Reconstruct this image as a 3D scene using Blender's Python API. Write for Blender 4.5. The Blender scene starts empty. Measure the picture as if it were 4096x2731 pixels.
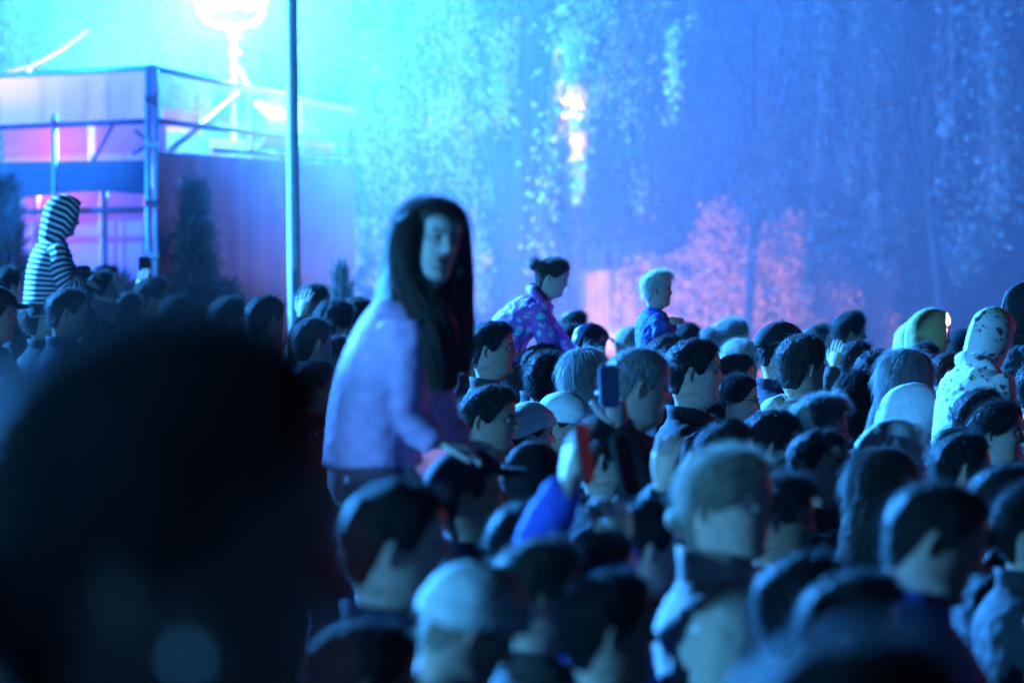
import bpy, bmesh, math, random
import numpy as np
from mathutils import Vector, Matrix, noise

rad = math.radians
rng = np.random.default_rng(11)
random.seed(5)
S = bpy.context.scene
COL = S.collection

# ------------------------------------------------------------------ camera
F = 23347.0                     # focal length in pixels of the 4096 wide photograph
HORIZON = 838.0
CAM = Vector((0.0, 0.0, 2.25))
PITCH = math.atan((1365.5 - HORIZON) / F)
cam_data = bpy.data.cameras.new('camera')
cam_data.sensor_width = 22.3
cam_data.lens = F / 4096.0 * 22.3
cam_data.clip_end = 600.0
cam_data.dof.use_dof = True
cam_data.dof.focus_distance = 24.0
cam_data.dof.aperture_fstop = 2.9
cam = bpy.data.objects.new('camera', cam_data)
COL.objects.link(cam)
cam.location = CAM
cam.rotation_euler = (math.pi / 2 - PITCH, 0, 0)
S.camera = cam

# ------------------------------------------------------------------ night sky
W = bpy.data.worlds.new('World')
S.world = W
W.use_nodes = True
wn = W.node_tree.nodes
bgn = wn.get('Background') or wn.new('ShaderNodeBackground')
sky = wn.new('ShaderNodeTexSky')
sky.sky_type = 'NISHITA'
sky.sun_disc = False
sky.sun_elevation = rad(-4.0)
sky.sun_rotation = rad(150)
W.node_tree.links.new(sky.outputs[0], bgn.inputs['Color'])
bgn.inputs['Strength'].default_value = 0.05

# ------------------------------------------------------------------ exposure and render settings
S.view_settings.view_transform = 'Standard'
S.view_settings.look = 'None'
S.view_settings.gamma = 1.0
S.view_settings.use_curve_mapping = False
S.view_settings.exposure = 0.0
S.render.engine = 'CYCLES'
S.cycles.max_bounces = 5
S.cycles.diffuse_bounces = 2
S.cycles.glossy_bounces = 2
S.cycles.transmission_bounces = 4
S.cycles.transparent_max_bounces = 8
S.cycles.volume_bounces = 1
S.cycles.sample_clamp_indirect = 4.0
S.cycles.use_denoising = True
S.cycles.use_adaptive_sampling = True
S.cycles.adaptive_threshold = 0.02


def at(px, py, D):
    """point at depth D metres seen at pixel (px, py) of the photograph"""
    fw = Vector((0, math.cos(PITCH), -math.sin(PITCH)))
    up = Vector((0, math.sin(PITCH), math.cos(PITCH)))
    d = fw + Vector((1, 0, 0)) * ((px - 2048.0) / F) + up * ((1365.5 - py) / F)
    return CAM + d * (D / d.y)


# ------------------------------------------------------------------ lamps of the show
def lamp(name, kind, loc, colour, power, radius=0.15, aim=None, cone=60, blend=0.5):
    l = bpy.data.lights.new(name, kind)
    l.color = colour
    l.energy = power
    l.shadow_soft_size = radius
    o = bpy.data.objects.new(name, l)
    COL.objects.link(o)
    o.location = loc
    if kind == 'SPOT':
        l.spot_size = rad(cone)
        l.spot_blend = blend
        v = Vector(aim) - Vector(loc)
        o.rotation_euler = v.to_track_quat('-Z', 'Y').to_euler()
    return o

DF = 50.0                                        # the floodlight on the stand at the top of the picture
FLOOD = at(905, -40, DF)
lamp('flood_light', 'POINT', FLOOD + Vector((0, -0.42, 0.0)), (0.028, 0.235, 1.0), 60000, 0.22)
lamp('stage_wash_light', 'SPOT', (-19, 1.5, 4.0), (0.06, 0.41, 1.0), 36000, 0.22, aim=(0.5, 22, 1.8), cone=112, blend=0.35)
lamp('stage_back_light', 'SPOT', (-20, 42, 11), (0.035, 0.29, 1.0), 560000, 0.3, aim=(1.0, 20, 1.6), cone=84, blend=0.5)
lamp('tree_wash_light', 'SPOT', (-16, 40, 7.5), (0.006, 0.15, 1.0), 76000, 0.4, aim=(3.5, 57, 3.0), cone=60, blend=0.8)
lamp('stage_red_light', 'SPOT', (16, 34, 5.0), (1.0, 0.12, 0.18), 1300, 0.4, aim=(0, 17, 1.7), cone=70, blend=0.6)
ORANGE = at(2440, 1410, 53.0)
lamp('sodium_light', 'POINT', ORANGE, (1.0, 0.34, 0.10), 480, 0.12)
lamp('shelter_uplight', 'SPOT', at(2430, 1500, 59.0), (1.0, 0.34, 0.12), 1300, 0.1, aim=at(2700, 1150, 64), cone=130, blend=0.9)
lamp('path_light', 'POINT', at(1650, 1440, 55.6), (1.0, 0.34, 0.10), 75, 0.1)
for _y in (385, 560):
    lamp('strand_uplight', 'SPOT', at(2330, 1500, 46.0), (1.0, 0.38, 0.12), 60000, 0.04, aim=at(2282, _y, 54.2), cone=2.1, blend=0.6)
lamp('tent_light', 'POINT', at(330, 600, 47.6), (1.0, 0.25, 0.55), 800, 0.2)


# ------------------------------------------------------------------ materials
MATS = {}


def mat(name, col, rough=0.7, bump=0.0, scale=30.0, var=0.0, spec=0.3, trans=0.0, metal=0.0, emit=None, sheen=0.0, stretch=None):
    if name in MATS:
        return MATS[name]
    m = bpy.data.materials.new(name)
    m.use_nodes = True
    nt = m.node_tree
    N, L = nt.nodes, nt.links
    b = N['Principled BSDF']
    b.inputs['Base Color'].default_value = (*col, 1)
    b.inputs['Roughness'].default_value = rough
    b.inputs['Specular IOR Level'].default_value = spec
    b.inputs['Metallic'].default_value = metal
    if sheen:
        b.inputs['Sheen Weight'].default_value = sheen
        b.inputs['Sheen Roughness'].default_value = 0.4
    if emit:
        b.inputs['Emission Color'].default_value = (*emit[:3], 1)
        b.inputs['Emission Strength'].default_value = emit[3]
    if bump or var:
        tc = N.new('ShaderNodeTexCoord')
        mp = N.new('ShaderNodeMapping')
        L.new(tc.outputs['Object'], mp.inputs['Vector'])
        if stretch:
            mp.inputs['Scale'].default_value = stretch
        nz = N.new('ShaderNodeTexNoise')
        nz.inputs['Scale'].default_value = scale
        nz.inputs['Detail'].default_value = 4.0
        L.new(mp.outputs[0], nz.inputs['Vector'])
        if bump:
            bp = N.new('ShaderNodeBump')
            bp.inputs['Strength'].default_value = bump
            bp.inputs['Distance'].default_value = 0.02
            L.new(nz.outputs['Fac'], bp.inputs['Height'])
            L.new(bp.outputs[0], b.inputs['Normal'])
        if var:
            rp = N.new('ShaderNodeMapRange')
            rp.inputs['To Min'].default_value = 1 - var
            rp.inputs['To Max'].default_value = 1 + var
            rp.inputs['From Min'].default_value = 0.3
            rp.inputs['From Max'].default_value = 0.7
            L.new(nz.outputs['Fac'], rp.inputs['Value'])
            mx = N.new('ShaderNodeVectorMath')
            mx.operation = 'SCALE'
            mx.inputs[0].default_value = col
            L.new(rp.outputs[0], mx.inputs['Scale'])
            L.new(mx.outputs[0], b.inputs['Base Color'])
    if trans:
        tr = N.new('ShaderNodeBsdfTranslucent')
        tr.inputs['Color'].default_value = (*col, 1)
        ms = N.new('ShaderNodeMixShader')
        ms.inputs[0].default_value = trans
        L.new(b.outputs[0], ms.inputs[1])
        L.new(tr.outputs[0], ms.inputs[2])
        L.new(ms.outputs[0], N['Material Output'].inputs['Surface'])
    MATS[name] = m
    return m


def hairmat(n, c):
    m = mat('hair_' + n, c, .5, .9, 130, .35, spec=.10, stretch=(1.0, 1.0, .16))
    return m


HAIR = {
    'black': hairmat('black', (0.006, 0.006, 0.007)),
    'dark': hairmat('dark_brown', (0.013, 0.010, 0.009)),
    'brown': hairmat('brown', (0.035, 0.026, 0.020)),
    'blond': hairmat('blond', (0.27, 0.21, 0.16)),
    'chestnut': hairmat('chestnut', (0.075, 0.052, 0.042)),
    'grey': hairmat('grey', (0.17, 0.17, 0.17)),
    'white': hairmat('white', (0.55, 0.54, 0.50)),
}
_b = HAIR['chestnut'].node_tree.nodes['Principled BSDF']
_b.inputs['Specular IOR Level'].default_value = .45
_b.inputs['Roughness'].default_value = .38
STRAND = {}
for _k, _m in HAIR.items():
    _c = _m.node_tree.nodes['Principled BSDF'].inputs['Base Color'].default_value
    _s = mat('strand_' + _k, (_c[0], _c[1], _c[2]), .5, spec=.15, trans=.35)
    for _n in _s.node_tree.nodes:                    # light passes through single hairs
        if _n.type == 'BSDF_TRANSLUCENT':
            _n.inputs['Color'].default_value = (min(_c[0] * 3 + .05, .7), min(_c[1] * 3 + .05, .7), min(_c[2] * 3 + .05, .65), 1)
    STRAND[_k] = _s
SKIN = [mat('skin_fair', (0.52, 0.34, 0.26), 0.52, 0.12, 70, 0.16, spec=0.35),
        mat('skin_mid', (0.42, 0.26, 0.19), 0.52, 0.12, 70, 0.16, spec=0.35),
        mat('skin_tan', (0.33, 0.19, 0.13), 0.52, 0.12, 70, 0.16, spec=0.35),
        mat('skin_pale', (0.66, 0.50, 0.42), 0.52, 0.12, 70, 0.1, spec=0.35)]
LIPS = mat('lips', (0.36, 0.14, 0.12), 0.4)
EYEW = mat('eye_white', (0.17, 0.165, 0.16), 0.35)
IRIS = mat('iris', (0.015, 0.012, 0.010), 0.1)


def cloth(name, col, rough=0.8, sheen=0.05, bump=0.12, scale=40):
    return mat('cloth_' + name, col, rough, bump, scale, 0.12, spec=0.2, sheen=sheen)


CL = {
    'black': cloth('black', (0.008, 0.008, 0.010)),
    'navy': cloth('navy', (0.010, 0.015, 0.04)),
    'charcoal': cloth('charcoal', (0.018, 0.019, 0.022)),
    'brown': cloth('brown', (0.05, 0.035, 0.028)),
    'blue': cloth('blue', (0.05, 0.10, 0.42)),
    'royal': cloth('royal', (0.05, 0.09, 0.46)),
    'beige': cloth('beige', (0.42, 0.33, 0.26)),
    'white': cloth('white', (0.72, 0.72, 0.70), 0.75, 0.1),
    'lilac': cloth('lilac', (0.82, 0.46, 0.74), 0.75, 0.1, .05, 25),
    'plum': cloth('plum', (0.13, 0.06, 0.085)),
    'pink': cloth('pink', (0.28, 0.13, 0.17)),
    'grey': cloth('grey', (0.22, 0.22, 0.23)),
    'yellow': cloth('yellow', (0.42, 0.40, 0.17)),
    'pale': cloth('pale', (0.62, 0.62, 0.60)),
    'denim': cloth('denim', (0.03, 0.05, 0.10)),
    'green': cloth('green', (0.04, 0.07, 0.045)),
}
LEATHER = mat('leather_navy', (0.014, 0.02, 0.05), 0.32, 0.1, 60, 0.1, spec=0.5)
PLASTIC = mat('plastic_black', (0.012, 0.012, 0.013), 0.25, spec=0.5)
STEEL = mat('steel', (0.55, 0.55, 0.56), 0.35, 0.05, 40, 0.1, metal=0.85)


def pattern(name, base, spots, warp, rough=0.75):
    """cloth printed with coloured spots"""
    m = bpy.data.materials.new(name)
    m.use_nodes = True
    N, L = m.node_tree.nodes, m.node_tree.links
    b = N['Principled BSDF']
    b.inputs['Roughness'].default_value = rough
    tc = N.new('ShaderNodeTexCoord')
    last = None
    prev = base
    for i, (col, sc, th, ring) in enumerate(spots):
        vo = N.new('ShaderNodeTexVoronoi')
        vo.inputs['Scale'].default_value = sc
        mp = N.new('ShaderNodeMapping')
        mp.inputs['Location'].default_value = (i * 3.1, i * 1.7, i * .9)
        wz = N.new('ShaderNodeTexNoise')
        wz.inputs['Scale'].default_value = 9.0
        L.new(tc.outputs['Object'], wz.inputs['Vector'])
        wa = N.new('ShaderNodeVectorMath'); wa.operation = 'SCALE'; wa.inputs['Scale'].default_value = warp
        L.new(wz.outputs['Color'], wa.inputs[0])
        ws = N.new('ShaderNodeVectorMath'); ws.operation = 'ADD'
        L.new(tc.outputs['Object'], ws.inputs[0]); L.new(wa.outputs[0], ws.inputs[1])
        L.new(ws.outputs[0], mp.inputs['Vector'])
        L.new(mp.outputs[0], vo.inputs['Vector'])
        cr = N.new('ShaderNodeValToRGB')
        e = cr.color_ramp.elements
        e[0].position = th
        e[0].color = (1, 1, 1, 1)
        e[1].position = th + 0.06
        e[1].color = (0, 0, 0, 1)
        if ring:
            n = cr.color_ramp.elements.new(max(th - ring, 0.01))
            n.color = (0, 0, 0, 1)
        L.new(vo.outputs['Distance'], cr.inputs[0])
        mx = N.new('ShaderNodeMix')
        mx.data_type = 'RGBA'
        L.new(cr.outputs[0], mx.inputs['Factor'])
        if last is None:
            mx.inputs['A'].default_value = (*base, 1)
        else:
            L.new(last, mx.inputs['A'])
        mx.inputs['B'].default_value = (*col, 1)
        last = mx.outputs['Result']
    L.new(last, b.inputs['Base Color'])
    return m


PURPLE = pattern('cloth_purple_print', (0.34, 0.10, 0.46),
                 [((0.58, 0.40, 0.72), 13, 0.36, 0), ((0.26, 0.07, 0.38), 9, 0.40, 0.16), ((0.12, 0.55, 0.62), 9, 0.20, 0)], .06)
WHITEPRINT = pattern('cloth_white_print', (0.74, 0.74, 0.72),
                     [((0.05, 0.06, 0.10), 13, 0.20, 0), ((0.40, 0.55, 0.12), 8, 0.17, 0), ((0.60, 0.14, 0.20), 7, 0.12, 0), ((0.25, 0.28, 0.34), 21, 0.20, 0)], .22)


def stripes():
    m = bpy.data.materials.new('cloth_stripes')
    m.use_nodes = True
    N, L = m.node_tree.nodes, m.node_tree.links
    b = N['Principled BSDF']
    b.inputs['Roughness'].default_value = 0.8
    uv = N.new('ShaderNodeUVMap')
    sp = N.new('ShaderNodeSeparateXYZ')
    L.new(uv.outputs[0], sp.inputs[0])
    fr = N.new('ShaderNodeMath'); fr.operation = 'FRACT'
    L.new(sp.outputs['Y'], fr.inputs[0])
    gt = N.new('ShaderNodeMath'); gt.operation = 'LESS_THAN'; gt.inputs[1].default_value = 0.34
    L.new(fr.outputs[0], gt.inputs[0])
    mx = N.new('ShaderNodeMix'); mx.data_type = 'RGBA'
    mx.inputs['A'].default_value = (0.012, 0.016, 0.04, 1)
    mx.inputs['B'].default_value = (0.72, 0.72, 0.72, 1)
    L.new(gt.outputs[0], mx.inputs['Factor'])
    L.new(mx.outputs['Result'], b.inputs['Base Color'])
    return m


STRIPES = stripes()


# ------------------------------------------------------------------ geometry helpers
class G:
    """collects vertices and faces of one mesh"""

    def __init__(self):
        self.V, self.Q, self.T, self.qm, self.tm, self.UV, self.n = [], [], [], [], [], [], 0

    def add(self, V, Q=None, T=None, m=0, uv=None):
        V = np.asarray(V, float).reshape(-1, 3)
        if Q is not None and len(Q):
            Q = np.asarray(Q, int) + self.n
            self.Q.append(Q)
            self.qm.append(np.full(len(Q), m) if np.isscalar(m) else np.asarray(m))
        if T is not None and len(T):
            T = np.asarray(T, int) + self.n
            self.T.append(T)
            self.tm.append(np.full(len(T), m if np.isscalar(m) else 0))
        self.UV.append(np.zeros((len(V), 2)) if uv is None else np.asarray(uv, float).reshape(-1, 2))
        self.V.append(V)
        self.n += len(V)

    def grid(self, P, closed=True, cap0=False, cap1=False, m=0, uv=None):
        P = np.asarray(P, float)
        a, b = P.shape[:2]
        i = np.arange(a - 1)[:, None]
        j = np.arange(b if closed else b - 1)[None, :]
        k = (j + 1) % b
        Q = np.stack([i * b + j, i * b + k, (i + 1) * b + k, (i + 1) * b + j], -1).reshape(-1, 4)
        V = P.reshape(-1, 3)
        T = []
        uvs = None if uv is None else np.asarray(uv, float).reshape(-1, 2)
        for flag, row, flip in ((cap0, 0, True), (cap1, a - 1, False)):
            if flag:
                c = len(V)
                V = np.vstack([V, P[row].mean(0)[None]])
                if uvs is not None:
                    uvs = np.vstack([uvs, uvs[row * b][None]])
                for q in range(b):
                    t = (row * b + q, row * b + (q + 1) % b, c)
                    T.append(t[::-1] if flip else t)
        self.add(V, Q, T, m, uvs)

    def tube(self, pts, radii, n=8, m=0, uvlen=None, cap=True, side=None):
        """radii: list of r or (ra, rb)"""
        pts = np.asarray(pts, float)
        R = []
        up = np.array([0, 1, 0.02]) if side is None else np.asarray(side, float)
        ang = np.arange(n) * 2 * np.pi / n
        for q in range(len(pts)):
            d = pts[min(q + 1, len(pts) - 1)] - pts[max(q - 1, 0)]
            d = d / (np.linalg.norm(d) + 1e-9)
            u = up - d * np.dot(up, d)
            if np.linalg.norm(u) < 1e-3:
                u = np.array([1, 0, 0]) - d * d[0]
            u /= np.linalg.norm(u)
            v = np.cross(d, u)
            r = radii[q] if hasattr(radii, '__len__') else radii
            ra, rb = (r if hasattr(r, '__len__') else (r, r))
            R.append(pts[q] + np.cos(ang)[:, None] * u * ra + np.sin(ang)[:, None] * v * rb)
        uv = None
        if uvlen is not None:
            L = np.concatenate([[0], np.cumsum(np.linalg.norm(np.diff(pts, axis=0), axis=1))]) * uvlen
            uv = np.stack([np.zeros((len(pts), n)), np.repeat(L[:, None], n, 1)], -1)
        self.grid(np.array(R), True, cap, cap, m, uv)

    def box(self, c, h, m=0, rot=None):
        s = np.array([[x, y, z] for x in (-1, 1) for y in (-1, 1) for z in (-1, 1)], float) * np.asarray(h)
        if rot is not None:
            s = s @ np.array(rot.to_3x3()).T
        self.add(s + np.asarray(c), [[0, 1, 3, 2], [4, 6, 7, 5], [0, 4, 5, 1], [2, 3, 7, 6], [0, 2, 6, 4], [1, 5, 7, 3]], None, m)

    def sphere(self, c, r, m=0, n=10, k=7):
        r = np.asarray(r, float) * np.ones(3)
        th = np.linspace(0.02, np.pi - .02, k)[:, None]
        ph = np.arange(n)[None] * 2 * np.pi / n
        P = np.stack([np.sin(th) * np.cos(ph), np.sin(th) * np.sin(ph), np.cos(th) + 0 * ph], -1) * r + np.asarray(c)
        self.grid(P, True, True, True, m)

    def mesh(self, name, mats, smooth=True, uv=False):
        me = bpy.data.meshes.new(name)
        V = np.vstack(self.V)
        Q = np.vstack(self.Q) if self.Q else np.zeros((0, 4), int)
        T = np.vstack(self.T) if self.T else np.zeros((0, 3), int)
        me.vertices.add(len(V))
        me.vertices.foreach_set('co', V.ravel())
        loops = np.concatenate([Q.ravel(), T.ravel()])
        me.loops.add(len(loops))
        me.loops.foreach_set('vertex_index', loops.astype(np.int32))
        me.polygons.add(len(Q) + len(T))
        ls = np.concatenate([np.arange(len(Q)) * 4, len(Q) * 4 + np.arange(len(T)) * 3])
        me.polygons.foreach_set('loop_start', ls.astype(np.int32))
        mi = np.concatenate((self.qm if self.qm else []) + (self.tm if self.tm else []))
        for x in (mats if isinstance(mats, (list, tuple)) else [mats]):
            me.materials.append(x)
        me.polygons.foreach_set('material_index', mi.astype(np.int32))
        me.polygons.foreach_set('use_smooth', np.full(len(Q) + len(T), smooth))
        if uv:
            u = me.uv_layers.new(name='UVMap')
            u.data.foreach_set('uv', np.vstack(self.UV)[loops].ravel())
        me.update(calc_edges=True)
        me.validate()
        return me


def link(name, me, parent=None, m=None, label=None):
    o = bpy.data.objects.new(name, me)
    COL.objects.link(o)
    if parent:
        o.parent = parent
    if m is not None:
        if len(me.materials) == 0:
            me.materials.append(m)
        o.material_slots[0].link = 'OBJECT'
        o.material_slots[0].material = m
    if label:
        o['label'] = label
    return o


def tag(o, label, cat, group=None, kind=None):
    o['label'] = label
    o['category'] = cat
    if group:
        o['group'] = group
    if kind:
        o['kind'] = kind
    return o


def empty(name, loc, rz=0.0):
    o = bpy.data.objects.new(name, None)
    COL.objects.link(o)
    o.location = loc
    o.rotation_euler = (0, 0, rz)
    return o


def remesh(me, vox, smooth_it=4, wrinkle=0.0, wscale=9.0):
    ob = bpy.data.objects.new('remesh_tmp', me)
    COL.objects.link(ob)
    md = ob.modifiers.new('r', 'REMESH')
    md.mode = 'VOXEL'
    md.voxel_size = vox
    md.use_smooth_shade = True
    sm = ob.modifiers.new('s', 'SMOOTH')
    sm.factor = 0.5
    sm.iterations = smooth_it
    dg = bpy.context.evaluated_depsgraph_get()
    out = bpy.data.meshes.new_from_object(ob.evaluated_get(dg), depsgraph=dg)
    bpy.data.objects.remove(ob)
    mats = [m for m in me.materials]
    out.materials.clear()
    for m in mats:
        out.materials.append(m)
    if wrinkle:
        n = len(out.vertices)
        co = np.zeros(n * 3); out.vertices.foreach_get('co', co); co = co.reshape(-1, 3)
        no = np.zeros(n * 3); out.vertices.foreach_get('normal', no); no = no.reshape(-1, 3)
        d = np.array([noise.noise(Vector((c[0] * wscale, c[1] * wscale, c[2] * wscale * 1.9))) +
                      .5 * noise.noise(Vector((c[0] * wscale * 2.3 + 5, c[1] * wscale * 2.3, c[2] * wscale * 3.1))) for c in co])
        d = 1 - np.abs(d) * 2.2
        co += no * (d * wrinkle)[:, None]
        out.vertices.foreach_set('co', co.ravel())
    out.polygons.foreach_set('use_smooth', np.ones(len(out.polygons), bool))
    out.update()
    return out


def sstep(a, b, x):
    t = np.clip((np.asarray(x, float) - a) / (b - a), 0, 1)
    return t * t * (3 - 2 * t)


def cr(xs, ys, x):
    """smooth (Catmull-Rom) interpolation"""
    xs, ys, x = np.asarray(xs, float), np.asarray(ys, float), np.asarray(x, float)
    d = np.gradient(ys, xs)
    i = np.clip(np.searchsorted(xs, x) - 1, 0, len(xs) - 2)
    h = xs[i + 1] - xs[i]
    t = np.clip((x - xs[i]) / h, 0, 1)
    return (ys[i] * (2 * t**3 - 3 * t**2 + 1) + d[i] * h * (t**3 - 2 * t**2 + t) +
            ys[i + 1] * (-2 * t**3 + 3 * t**2) + d[i + 1] * h * (t**3 - t**2))
# ------------------------------------------------------------------ heads and bodies
ZK = [-.115, -.08, -.045, -.02, -.004, .010, .028, .045, .056, .063, .071, .084, .100, .118, .134, .150, .172, .195, .214, .228, .236, .2385]
XF = [.048, .040, .036, .044, .062, .078, .0870, .0880, .0885, .0888, .0892, .0895, .0898, .0895, .0895, .0925, .0930, .084, .065, .042, .018, .002]
XB = [-.078, -.073, -.070, -.071, -.073, -.076, -.081, -.086, -.090, -.093, -.096, -.100, -.104, -.108, -.110, -.110, -.106, -.093, -.073, -.049, -.022, -.004]
WD = [.062, .054, .050, .0505, .0535, .0575, .061, .0645, .0655, .0662, .067, .0685, .0700, .0718, .0735, .0752, .0755, .0695, .0570, .0390, .0170, .002]
CHIN = 1.512                    # height of the chin of a 1.75 m standing figure
PIV = np.array([-.015, 0, CHIN - .012])
NT = 52
_u = np.arange(NT) / NT
TH = 2 * np.pi * _u - 0.55 * np.sin(2 * np.pi * _u)


def shell(z, th, off=0.0):
    """point of the plain skull (no face features) at height z and angle th, moved out by off"""
    z, th = np.broadcast_arrays(np.asarray(z, float), np.asarray(th, float))
    xf, xb, w = cr(ZK, XF, z), cr(ZK, XB, z), cr(ZK, WD, z)
    cx = xb + .46 * (xf - xb)
    c, s = np.cos(th), np.sin(th)
    ex = np.where(c > 0, .88, 1.0)
    x = np.where(c > 0, cx + (xf - cx) * np.abs(c)**ex, cx - (cx - xb) * np.abs(c))
    y = np.sign(s) * w * np.abs(s)**.95
    P = np.stack([x, y, z], -1)
    if np.any(off):
        nrm = P - np.array([-.008, 0, .135])
        k = np.array([1, 1.15, 1.0])
        nrm = nrm * k
        nrm[..., 2] = np.where(nrm[..., 2] < 0, 0, nrm[..., 2])
        nrm /= np.linalg.norm(nrm, axis=-1, keepdims=True) + 1e-9
        P = P + nrm * np.asarray(off)[..., None]
    return P


def face_relief(P, m):
    x, y, z = P[..., 0].copy(), P[..., 1].copy(), P[..., 2].copy()
    front = sstep(.02, .055, x)
    nz = cr([.074, .084, .090, .098, .110, .124, .138, .15], [0, .003, .019, .0235, .0175, .0105, .004, 0], z)
    nz = np.where((z > .074) & (z < .15), nz, 0) * m.get('nose', 1.0)
    wid = .0085 + .006 * np.exp(-((z - .094) / .010)**2)
    dx = nz * np.exp(-(y / wid)**2)
    for s in (-1, 1):
        dx += -.0115 * np.exp(-((y - s * .031) / .0155)**2 - ((z - .1265) / .0105)**2)
        dx += .0040 * m.get('brow', 1) * np.exp(-((y - s * .026) / .020)**2 - ((z - .145) / .007)**2)
        dx += .0045 * np.exp(-((y - s * .044) / .016)**2 - ((z - .104) / .014)**2)
        dx += .0030 * np.exp(-((y - s * .009) / .006)**2 - ((z - .089) / .005)**2)
    dx += -.004 * np.exp(-(y / .030)**2 - ((z - .150) / .005)**2) * .3
    lip = np.exp(-(y / .021)**4)
    dx += lip * (.0045 * np.exp(-((z - .0705) / .0042)**2) + .0050 * np.exp(-((z - .0560) / .0048)**2) - .0055 * np.exp(-((z - .0632) / .0026)**2))
    dx += -.0035 * np.exp(-(y / .02)**2 - ((z - .043) / .006)**2)
    dx += .0045 * m.get('chin', 1) * np.exp(-(y / .02)**2 - ((z - .024) / .012)**2)
    dx += .0045 * np.exp(-(y / .024)**2 - ((z - .025) / .013)**2)
    P = P.copy()
    P[..., 0] = x + dx * front
    # the jaw line rises from the chin to the ear
    back = sstep(.085, -.02, x) if False else 1 - sstep(-.02, .085, x)
    P[..., 2] = z + .026 * back * np.exp(-((z - .004) / .028)**2) * (1 - .55 * (1 - sstep(-.07, -.03, x)))
    j = m.get('jaw', 1.0)
    k = 1 + (j - 1) * np.exp(-((z - .03) / .045)**2)
    P[..., 1] = y * k
    return P


def xeye():
    return .0742


def deform(V, pose):
    V = np.array(V, float)
    hs = pose.get('hs', 1.0)
    Rm = np.array((Matrix.Rotation(rad(pose.get('hy', 0)), 3, 'Z') @ Matrix.Rotation(rad(pose.get('hp', 0)), 3, 'Y') @ Matrix.Rotation(rad(pose.get('hr', 0)), 3, 'X')))
    w = sstep(CHIN - .085, CHIN + .0, V[..., 2])[..., None]
    H = (V - PIV) @ Rm.T * hs + PIV
    V = V + w * (H - V)
    a = rad(pose.get('lean', 0)) * sstep(.95, 1.40, V[..., 2])
    x, z = V[..., 0].copy(), V[..., 2] - .95
    V[..., 0] = x * np.cos(a) + z * np.sin(a)
    V[..., 2] = .95 - x * np.sin(a) + z * np.cos(a)
    return V


def head_matrix(pose):
    T = Matrix.Translation
    hp = Matrix.Rotation(rad(pose.get('hy', 0)), 4, 'Z') @ Matrix.Rotation(rad(pose.get('hp', 0)), 4, 'Y') @ Matrix.Rotation(rad(pose.get('hr', 0)), 4, 'X')
    L = T((0, 0, .95)) @ Matrix.Rotation(rad(pose.get('lean', 0)), 4, 'Y') @ T((0, 0, -.95))
    return L @ T(PIV) @ hp @ Matrix.Scale(pose.get('hs', 1.0), 4) @ T(-Vector(PIV)) @ T((0, 0, CHIN))


def hand(g, w, d, nrm, side, curl=(18, 26, 18), sc=1.0, m=0, thumb=0.7, spread=1.0):
    """palm, four fingers and a thumb. w wrist, d direction of the fingers, nrm the way the palm faces, side +1/-1 where the thumb is"""
    w, d, nrm = (np.asarray(q, float) for q in (w, d, nrm))
    d /= np.linalg.norm(d)
    nrm = nrm - d * np.dot(nrm, d)
    nrm /= np.linalg.norm(nrm)
    s = np.cross(d, nrm) * side
    ts = [-.035, 0.0, .02, .05, .08, .094]
    ws = [.026, .026, .033, .041, .042, .039]
    hs_ = [.019, .018, .016, .015, .013, .010]
    a = np.arange(10) * 2 * np.pi / 10
    R = [w + d * t * sc + np.cos(a)[:, None] * s * q * sc + np.sin(a)[:, None] * nrm * h * sc for t, q, h in zip(ts, ws, hs_)]
    g.grid(np.array(R), True, True, True, m)

    def finger(base, fd, lens, r, cu, bend):
        pts, rr = [base - fd * .012 * sc], [r * sc]
        p, v = base.copy(), fd.copy()
        pts.append(p.copy()); rr.append(r * 1.02 * sc)
        for q, (l, c) in enumerate(zip(lens, cu)):
            c = rad(c)
            v = v * math.cos(c) + bend * math.sin(c)
            bend = bend * math.cos(c) - (v - bend * np.dot(v, bend)) * math.sin(c)
            bend = bend - v * np.dot(bend, v)
            bend /= np.linalg.norm(bend)
            v /= np.linalg.norm(v)
            pts.append(p + v * l * .5 * sc); rr.append(r * (.95 - .07 * q) * sc)
            p = p + v * l * sc
            pts.append(p.copy()); rr.append(r * (.96 - .09 * q) * sc)
        pts.append(p + v * .004 * sc); rr.append(r * .45 * sc)
        g.tube(pts, rr, 7, m)
    for k, (off, ln) in enumerate(((.030, .072), (.010, .080), (-.011, .074), (-.030, .058))):
        fd = d + s * (off * 2.2 * spread)
        fd /= np.linalg.norm(fd)
        finger(w + d * .088 * sc + s * off * sc, fd, (ln * .46, ln * .31, ln * .23), .0092 - .0006 * k, curl, nrm.copy())
    td = s * thumb + d * .75 + nrm * .25
    td /= np.linalg.norm(td)
    finger(w + d * .028 * sc + s * .030 * sc, td, (.036, .030, .024), .0112, (6, 14, 14), (d * .7 + nrm * .3) - td * np.dot(d * .7 + nrm * .3, td))


TORSO_Z = [.80, .86, .95, 1.05, 1.15, 1.25, 1.32, 1.37, 1.405, 1.425, 1.45, 1.47]
TORSO_F = [.10, .11, .10, .095, .10, .11, .105, .085, .068, .060, .053, .050]
TORSO_B = [-.11, -.12, -.105, -.09, -.095, -.11, -.115, -.112, -.104, -.096, -.088, -.084]
TORSO_W = [.15, .17, .155, .14, .15, .168, .172, .158, .120, .092, .076, .069]


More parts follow.
